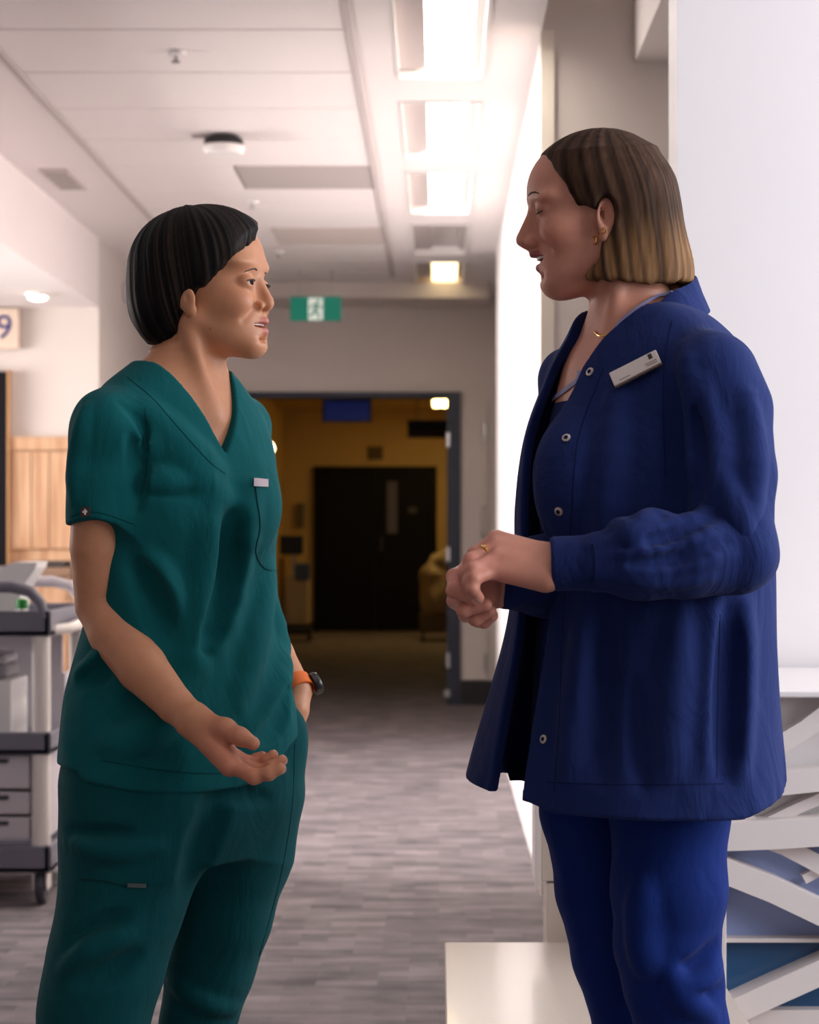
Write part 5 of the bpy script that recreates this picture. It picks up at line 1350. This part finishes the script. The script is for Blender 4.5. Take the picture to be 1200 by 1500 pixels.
    j.cut(inset, lo_, hi_, 0.004)
    zNj = at(900, 470, D2).z
    edge_z = np.array([at(800, py, D2).z for py in (1200, 1085, 900, 750, 640, 545, 500)])
    near_v = np.array([0.010, 0.006, 0.000, -0.008, -0.006, 0.010, 0.03])
    far_v = np.array([-0.060, -0.066, -0.080, -0.095, -0.100, -0.080, -0.06])
    def open_cut(x, y, z):
        u, v = uv(x, y)
        a_ = np.interp(z, edge_z[::1], near_v); c_ = np.interp(z, edge_z, far_v)
        return np.maximum(np.maximum(v-a_, c_-v), -(u-0.0)).astype(np.float32)
    j.cut(open_cut, (-9, -9, 0.7), (9, 9, 1.44), 0.003)
    def neck_cut3(x, y, z):
        u, v = uv(x, y)
        wv = np.interp(z, [at(800, 548, D2).z, zNj, zNj+0.06], [0.0, 0.060, 0.10])
        front = np.maximum(np.abs(v+0.006)-wv, np.maximum(at(800, 556, D2).z-z, -(u-0.01)))
        r = np.sqrt((x-nb[0]+0.012)**2+(y-nb[1])**2)-0.072-np.maximum(z-zNj, 0)*0.35
        return np.minimum(front, np.maximum(r, zNj-0.034-0.1*u-z)).astype(np.float32)
    j.cut(neck_cut3, (-9, -9, 1.2), (9, 9, 9), 0.003)
    hx = np.array([at(px, 1150, D2).x for px in (670, 770, 800, 1055, 1085, 1145)])
    hzv = np.array([at(800, py, D2).z for py in (1146, 1156, 1166, 1167, 1158, 1138)])
    j.cut(lambda x, y, z: (z-np.interp(x, hx, hzv)-0.0*y).astype(np.float32), (-9, -9, 0), (9, 9, 0.95), 0.003)
    me = j.mesh('jacket', varied([(0.02, 0.003), (0.49, None)]), varied([(2.36, 0.003), (2.90, None)]), varied([(0.80, 0.003), (1.51, None)]))
    jk = link_mesh('jacket', me, M_NAVY, t)
    # stand collar round the back of the neck
    cc = np.array([nb[0]-0.010, nb[1], 0.0]); mb = MB(); prev = None
    zt = lambda a: np.interp(abs(a), [0, 60, 90, 118, 135], [1.513, 1.484, 1.452, 1.424, 1.410])
    for i in range(41):
        a = -100+235*i/40; r_ = math.radians(a); e_ = np.array([math.cos(r_), -math.sin(r_), 0]); z_ = zt(a)
        R_ = 0.0735-0.006*sstep(60, 120, np.array(abs(a)))
        prof = ((R_, z_-0.002), (R_+0.0025, z_), (R_+0.005, z_-0.002), (R_+0.012, z_-0.022), (R_+0.022, z_-0.045), (R_+0.012, z_-0.045), (R_+0.003, z_-0.022))
        ring = [mb.bm.verts.new(tuple(cc+e_*q+np.array([0, 0, h_]))) for q, h_ in prof]
        if prev:
            for q in range(7): mb.bm.faces.new([prev[q], prev[(q+1) % 7], ring[(q+1) % 7], ring[q]])
        else: mb.bm.faces.new(ring)
        prev = ring
    mb.bm.faces.new(prev[::-1])
    mb.build('collar', M_NAVY, jk, True)
    # near sleeve (forearm) and cuffs
    sl = SDF()
    chain(sl, [Rp(1072, 760, -0.185), Rp(1078, 812, -0.205), Rp(1020, 818, -0.222), Rp(940, 818, -0.228), Rp(880, 824, -0.228)], [0.053, 0.0490, 0.0470, 0.0440, 0.0360], 0.02)
    chain(sl, [Rp(880, 824, -0.228), Rp(806, 826, -0.220)], [0.034, 0.0335], 0.006)
    sl.disp(lambda x, y, z: (0.003*n3_(x*26, y*22, z*22)+0.0014*n4_(x*60, y*40, z*40)).astype(np.float32)*sstep(0.19, 0.23, x), (-9, -9, -9), (9, 9, 9))
    add_folds(sl, [('+', [(1050, 738), (985, 768), (915, 788), (868, 800)], 0.0095, 0.014), ('+', [(1060, 772), (990, 800), (920, 812), (868, 816)], 0.008, 0.012),
                   ('+', [(1070, 812), (1000, 832), (930, 838), (866, 832)], 0.008, 0.014), ('+', [(1040, 848), (980, 854), (920, 849), (866, 845)], 0.007, 0.014),
                   ('-', [(1050, 755), (985, 785), (915, 801)], 0.006, 0.010), ('-', [(1060, 792), (995, 817), (925, 826)], 0.006, 0.010),
                   ('+', [(868, 795), (890, 770), (915, 774), (935, 800)], 0.010, 0.014), ('+', [(985, 765), (960, 752), (935, 768)], 0.009, 0.016)], dd)
    cx_ = at(806, 826, D2-0.22).x
    sl.cut(lambda x, y, z: (x-cx_).astype(np.float32), (0, 0, 0), (cx_, 9, 9), 0.003)
    me = sl.mesh('sleeve', varied([(0.10, 0.0028), (0.46, None)]), varied([(2.34, 0.0028), (2.54, None)]), varied([(1.04, 0.0028), (1.26, None)]))
    slo = link_mesh('sleeve', me, M_NAVY, jk)
    ribbon(sl, [(868, 797), (871, 815), (871, 835), (866, 856)], 0.002, 0.001, 'cuff_seam', M_ST, slo, dd)
    fs = SDF()
    chain(fs, [SF, Rp(850, 690, 0.11), Rp(866, 820, 0.06), Rp(800, 846, -0.035), Rp(768, 843, -0.07)], [0.048, 0.050, 0.052, 0.051, 0.046], 0.02)
    chain(fs, [Rp(770, 852, -0.08), Rp(748, 853, -0.108)], [0.040, 0.035], 0.01)
    fs.disp(lambda x, y, z: (0.003*n3_(x*26, y*22, z*22)).astype(np.float32), (-9, -9, -9), (9, 9, 9))
    me = fs.mesh('far_sleeve', varied([(0.04, 0.004), (0.26, None)]), varied([(2.46, 0.004), (2.86, None)]), varied([(1.02, 0.004), (1.44, None)]))
    link_mesh('sleeve', me, M_NAVY, jk)
    # front edge, snaps, seams, name badge, hem
    M_SNAP = mat('snap_metal', srgb(200, 190, 180), 0.3, metal=0.9)
    def snap(sdf, px, py, r=0.0058):
        P = px_hits(sdf, [(px, py)], dd); N = Vector(normals(sdf, P, 0.005)[0]); p0 = Vector(P[0])
        o = MB().tube([p0-N*0.001, p0+N*0.0018, p0+N*0.0026], [r, r, r*0.75], 18).build('snap_button', M_SNAP, jk, True)
        MB().tube([p0+N*0.0025, p0+N*0.0030], [r*0.5, r*0.45], 14).build('snap_centre', M_ST, o, True)
    for q in ((865, 545), (830, 642), (819, 749), (797, 1083)): snap(j, *q)
    ribbon(j, [(884, 540), (848, 640), (838, 750), (826, 900), (818, 1080), (812, 1160)], 0.0010, 0.0006, 'placket_stitching', M_ST, jk, dd, 40)
    ribbon(j, [(985, 470), (975, 520), (972, 600), (975, 700)], 0.0010, 0.0006, 'armhole_seam', M_ST, jk, dd)
    ribbon(j, [(800, 1146), (900, 1149), (1000, 1149), (1060, 1148)], 0.0010, 0.0006, 'hem_stitching', M_ST, jk, dd)
    ribbon(j, [(1055, 900), (1052, 1000), (1050, 1140)], 0.0011, 0.0006, 'side_seam', M_ST, jk, dd)
    # name badge pinned to the jacket
    Q = px_hits(j, [(906, 547), (961, 519), (960, 538), (905, 566)], dd); N = Vector(normals(j, [Q.mean(0)], 0.01)[0])
    c0 = Vector(Q.mean(0)); ex_ = (Vector(Q[1])-Vector(Q[0])); W_ = 0.066; ex_ = (ex_-N*ex_.dot(N)).normalized(); ey_ = N.cross(ex_).normalized()
    if ey_.z < 0: ey_ = -ey_
    ez_ = N
    Mb = Matrix((ex_.to_4d(), ey_.to_4d(), ez_.to_4d(), (0, 0, 0, 1))).transposed(); Mb.translation = c0+N*0.006
    for i in range(3): Mb[3][i] = 0
    Mb[3][3] = 1
    bt = thing('name_badge', tuple(c0), 'white name badge with tiny grey print on the navy jacket', 'badge')
    MB().box(-W_/2, W_/2, -0.0105, 0.0105, -0.002, 0.002, 0.0008, M=Mb, seg=1).build('plate', mat('badge_white', srgb(226, 214, 206), 0.35), bt)
    MB().box(-W_/2, W_/2, -0.0135, -0.0105, -0.002, 0.0015, 0.0004, M=Mb, seg=1).build('lower_edge', mat('badge_brown_edge', srgb(92, 78, 70), 0.4), bt)
    MB().box(W_*0.31, W_*0.39, 0.001, 0.0085, 0.0018, 0.0023, M=Mb).build('emblem', mat('badge_emblem', srgb(70, 58, 58), 0.5), bt)
    M_PR = mat('badge_print', srgb(150, 136, 130), 0.5)
    for x0, x1, y0 in ((0.20, 0.44, -0.003), (0.22, 0.44, -0.006), (-0.36, -0.14, -0.0065)):
        MB().box(W_*x0, W_*x1, y0-0.0007, y0+0.0007, 0.0018, 0.0022, M=Mb).build('print_line', M_PR, bt)
    # ---- trousers
    p = SDF()
    k2 = torso_keys([(1060, 780, 1082), (1110, 786, 1074), (1150, 796, 1062)], D2, A2, 0.8, 0.0)
    fn, lo, hi = f_loft(k2, A2); p.add(fn, lo, hi, 0.03)
    chain(p, [Rp(982, 1110, -0.05), Rp(980, 1190, -0.06), Rp(978, 1300, -0.065), Rp(974, 1385, -0.065), Rp(983, 1440, -0.06), Rp(996, 1505, -0.055), Rp(1002, 1700, -0.03), Rp(1003, 1960, 0.02)],
          [0.078, 0.0790, 0.0765, 0.0690, 0.0665, 0.0620, 0.060, 0.06], 0.012)
    chain(p, [Rp(862, 1110, 0.05), Rp(862, 1190, 0.06), Rp(878, 1300, 0.07), Rp(900, 1400, 0.08), Rp(928, 1505, 0.10), Rp(940, 1700, 0.12), Rp(946, 1960, 0.16)],
          [0.066, 0.068, 0.063, 0.0580, 0.0530, 0.054, 0.056], 0.012)
    n5_ = vnoise(61)
    p.disp(lambda x, y, z: (0.0035*n5_(x*14, y*14, z*14+x*8)).astype(np.float32), (-9, -9, -9), (9, 9, 9))
    p.cut(lambda x, y, z: (z-0.085).astype(np.float32), (-9, -9, 0), (9, 9, 0.09), 0.004)
    add_folds(p, [('-', [(1048, 1385), (1020, 1420), (985, 1430)], 0.008, 0.02), ('+', [(1055, 1415), (1025, 1445), (980, 1450)], 0.010, 0.02), ('-', [(1058, 1450), (1020, 1470), (975, 1440)], 0.007, 0.02),
                  ('+', [(980, 1420), (1000, 1460), (1045, 1490)], 0.009, 0.02), ('+', [(940, 1300), (938, 1350), (945, 1420)], 0.006, 0.03)], dd)
    me = p.mesh('trousers', varied([(0.09, 0.0036), (0.44, None)]), varied([(2.44, 0.0036), (2.92, None)]), varied([(0.07, 0.012), (0.44, 0.0036), (0.92, None)]))
    tr = link_mesh('trousers', me, fabric('blue_trouser_cloth', srgb(20, 42, 108)), t)
    ribbon(p, [(812, 1165), (826, 1168), (838, 1170)], 0.006, 0.002, 'drawcord_tip', mat('cord_grey', srgb(150, 146, 150), 0.5), tr, dd, 6)
    # ---- jewellery
    M_GOLD = mat('gold', srgb(230, 184, 96), 0.22, metal=1.0)
    ring_c = (MC[1]*0.52+F[1][1]*0.48); ax = Vector(F[1][1]-MC[1]).normalized()
    rg = thing('finger_ring', tuple(ring_c), 'thin gold ring on the clasped hand of the navy jacket', 'ring')
    def hoop(c, axis, R_, r_, name, m_, par, n=24):
        axis = Vector(axis).normalized(); u_ = axis.orthogonal().normalized(); w_ = axis.cross(u_)
        pts = [Vector(c)+(u_*math.cos(a)+w_*math.sin(a))*R_ for a in [2*math.pi*i/n for i in range(n+1)]]
        return MB().tube(pts, r_, 8).build(name, m_, par, True)
    hoop(ring_c, ax, 0.0098, 0.0013, 'band', M_GOLD, rg)
    ky = Vector((-0.45, -0.8, 0.35)).normalized(); ky = (ky-ax*ky.dot(ax)).normalized(); kp = Vector(ring_c)+ky*0.0102
    MB().tube([kp-ky*0.001, kp+ky*0.0018], [0.0032, 0.0022], 10).build('setting', M_GOLD, rg, True)
    for i, (px, py, R_, lab) in enumerate(((870, 350, 0.0048, 'largest gold hoop earring at the ear lobe'), (877, 344, 0.0036, 'middle gold hoop earring'), (883, 336, 0.0032, 'topmost small gold hoop earring near the hair'))):
        q = Vector(px_hits(b, [(px, py)], dd)[0]); e = thing('hoop_earring', tuple(q), lab, 'earring', 'gold hoop earrings')
        hoop(q+Vector((0.001, -0.001, -0.002)), (1, 0.5, 0), R_, 0.0015, 'hoop', M_GOLD, e)
    # fine necklace
    pts = px_hits(b, resample([(872, 486), (878, 492), (888, 491), (900, 484), (915, 472)], 14), dd); N = normals(b, pts)
    ne = thing('necklace', tuple(pts[3]), 'fine gold chain necklace inside the navy jacket collar', 'necklace')
    MB().tube([Vector(a+n_*0.0012) for a, n_ in zip(pts, N)], 0.0011, 6).build('chain', M_GOLD, ne, True)
    for L_, a in ((NL, 3.6), (FL, 3.5)):
        shoe(t, L_[-1][0], L_[-1][1], a, mat('navy_shoe', srgb(40, 42, 60), 0.5), mat('pale_sole', srgb(214, 210, 204), 0.6))
    # pale piping along the inner neckline
    ribbon(s_full, [(868, 478), (856, 500), (851, 530), (849, 556), (836, 568), (812, 586), (806, 592)], 0.0075, 0.0035, 'neck_piping', mat('grey_lilac_piping', srgb(150, 146, 184), 0.7), ins, dd, 30)
    ribbon(b, [(980, 428), (956, 440), (932, 455), (915, 468), (902, 482)], 0.0045, 0.004, 'neck_piping', mat('grey_lilac_piping_near', srgb(150, 146, 184), 0.7), ins, dd, 24)
    return t
navy_person()
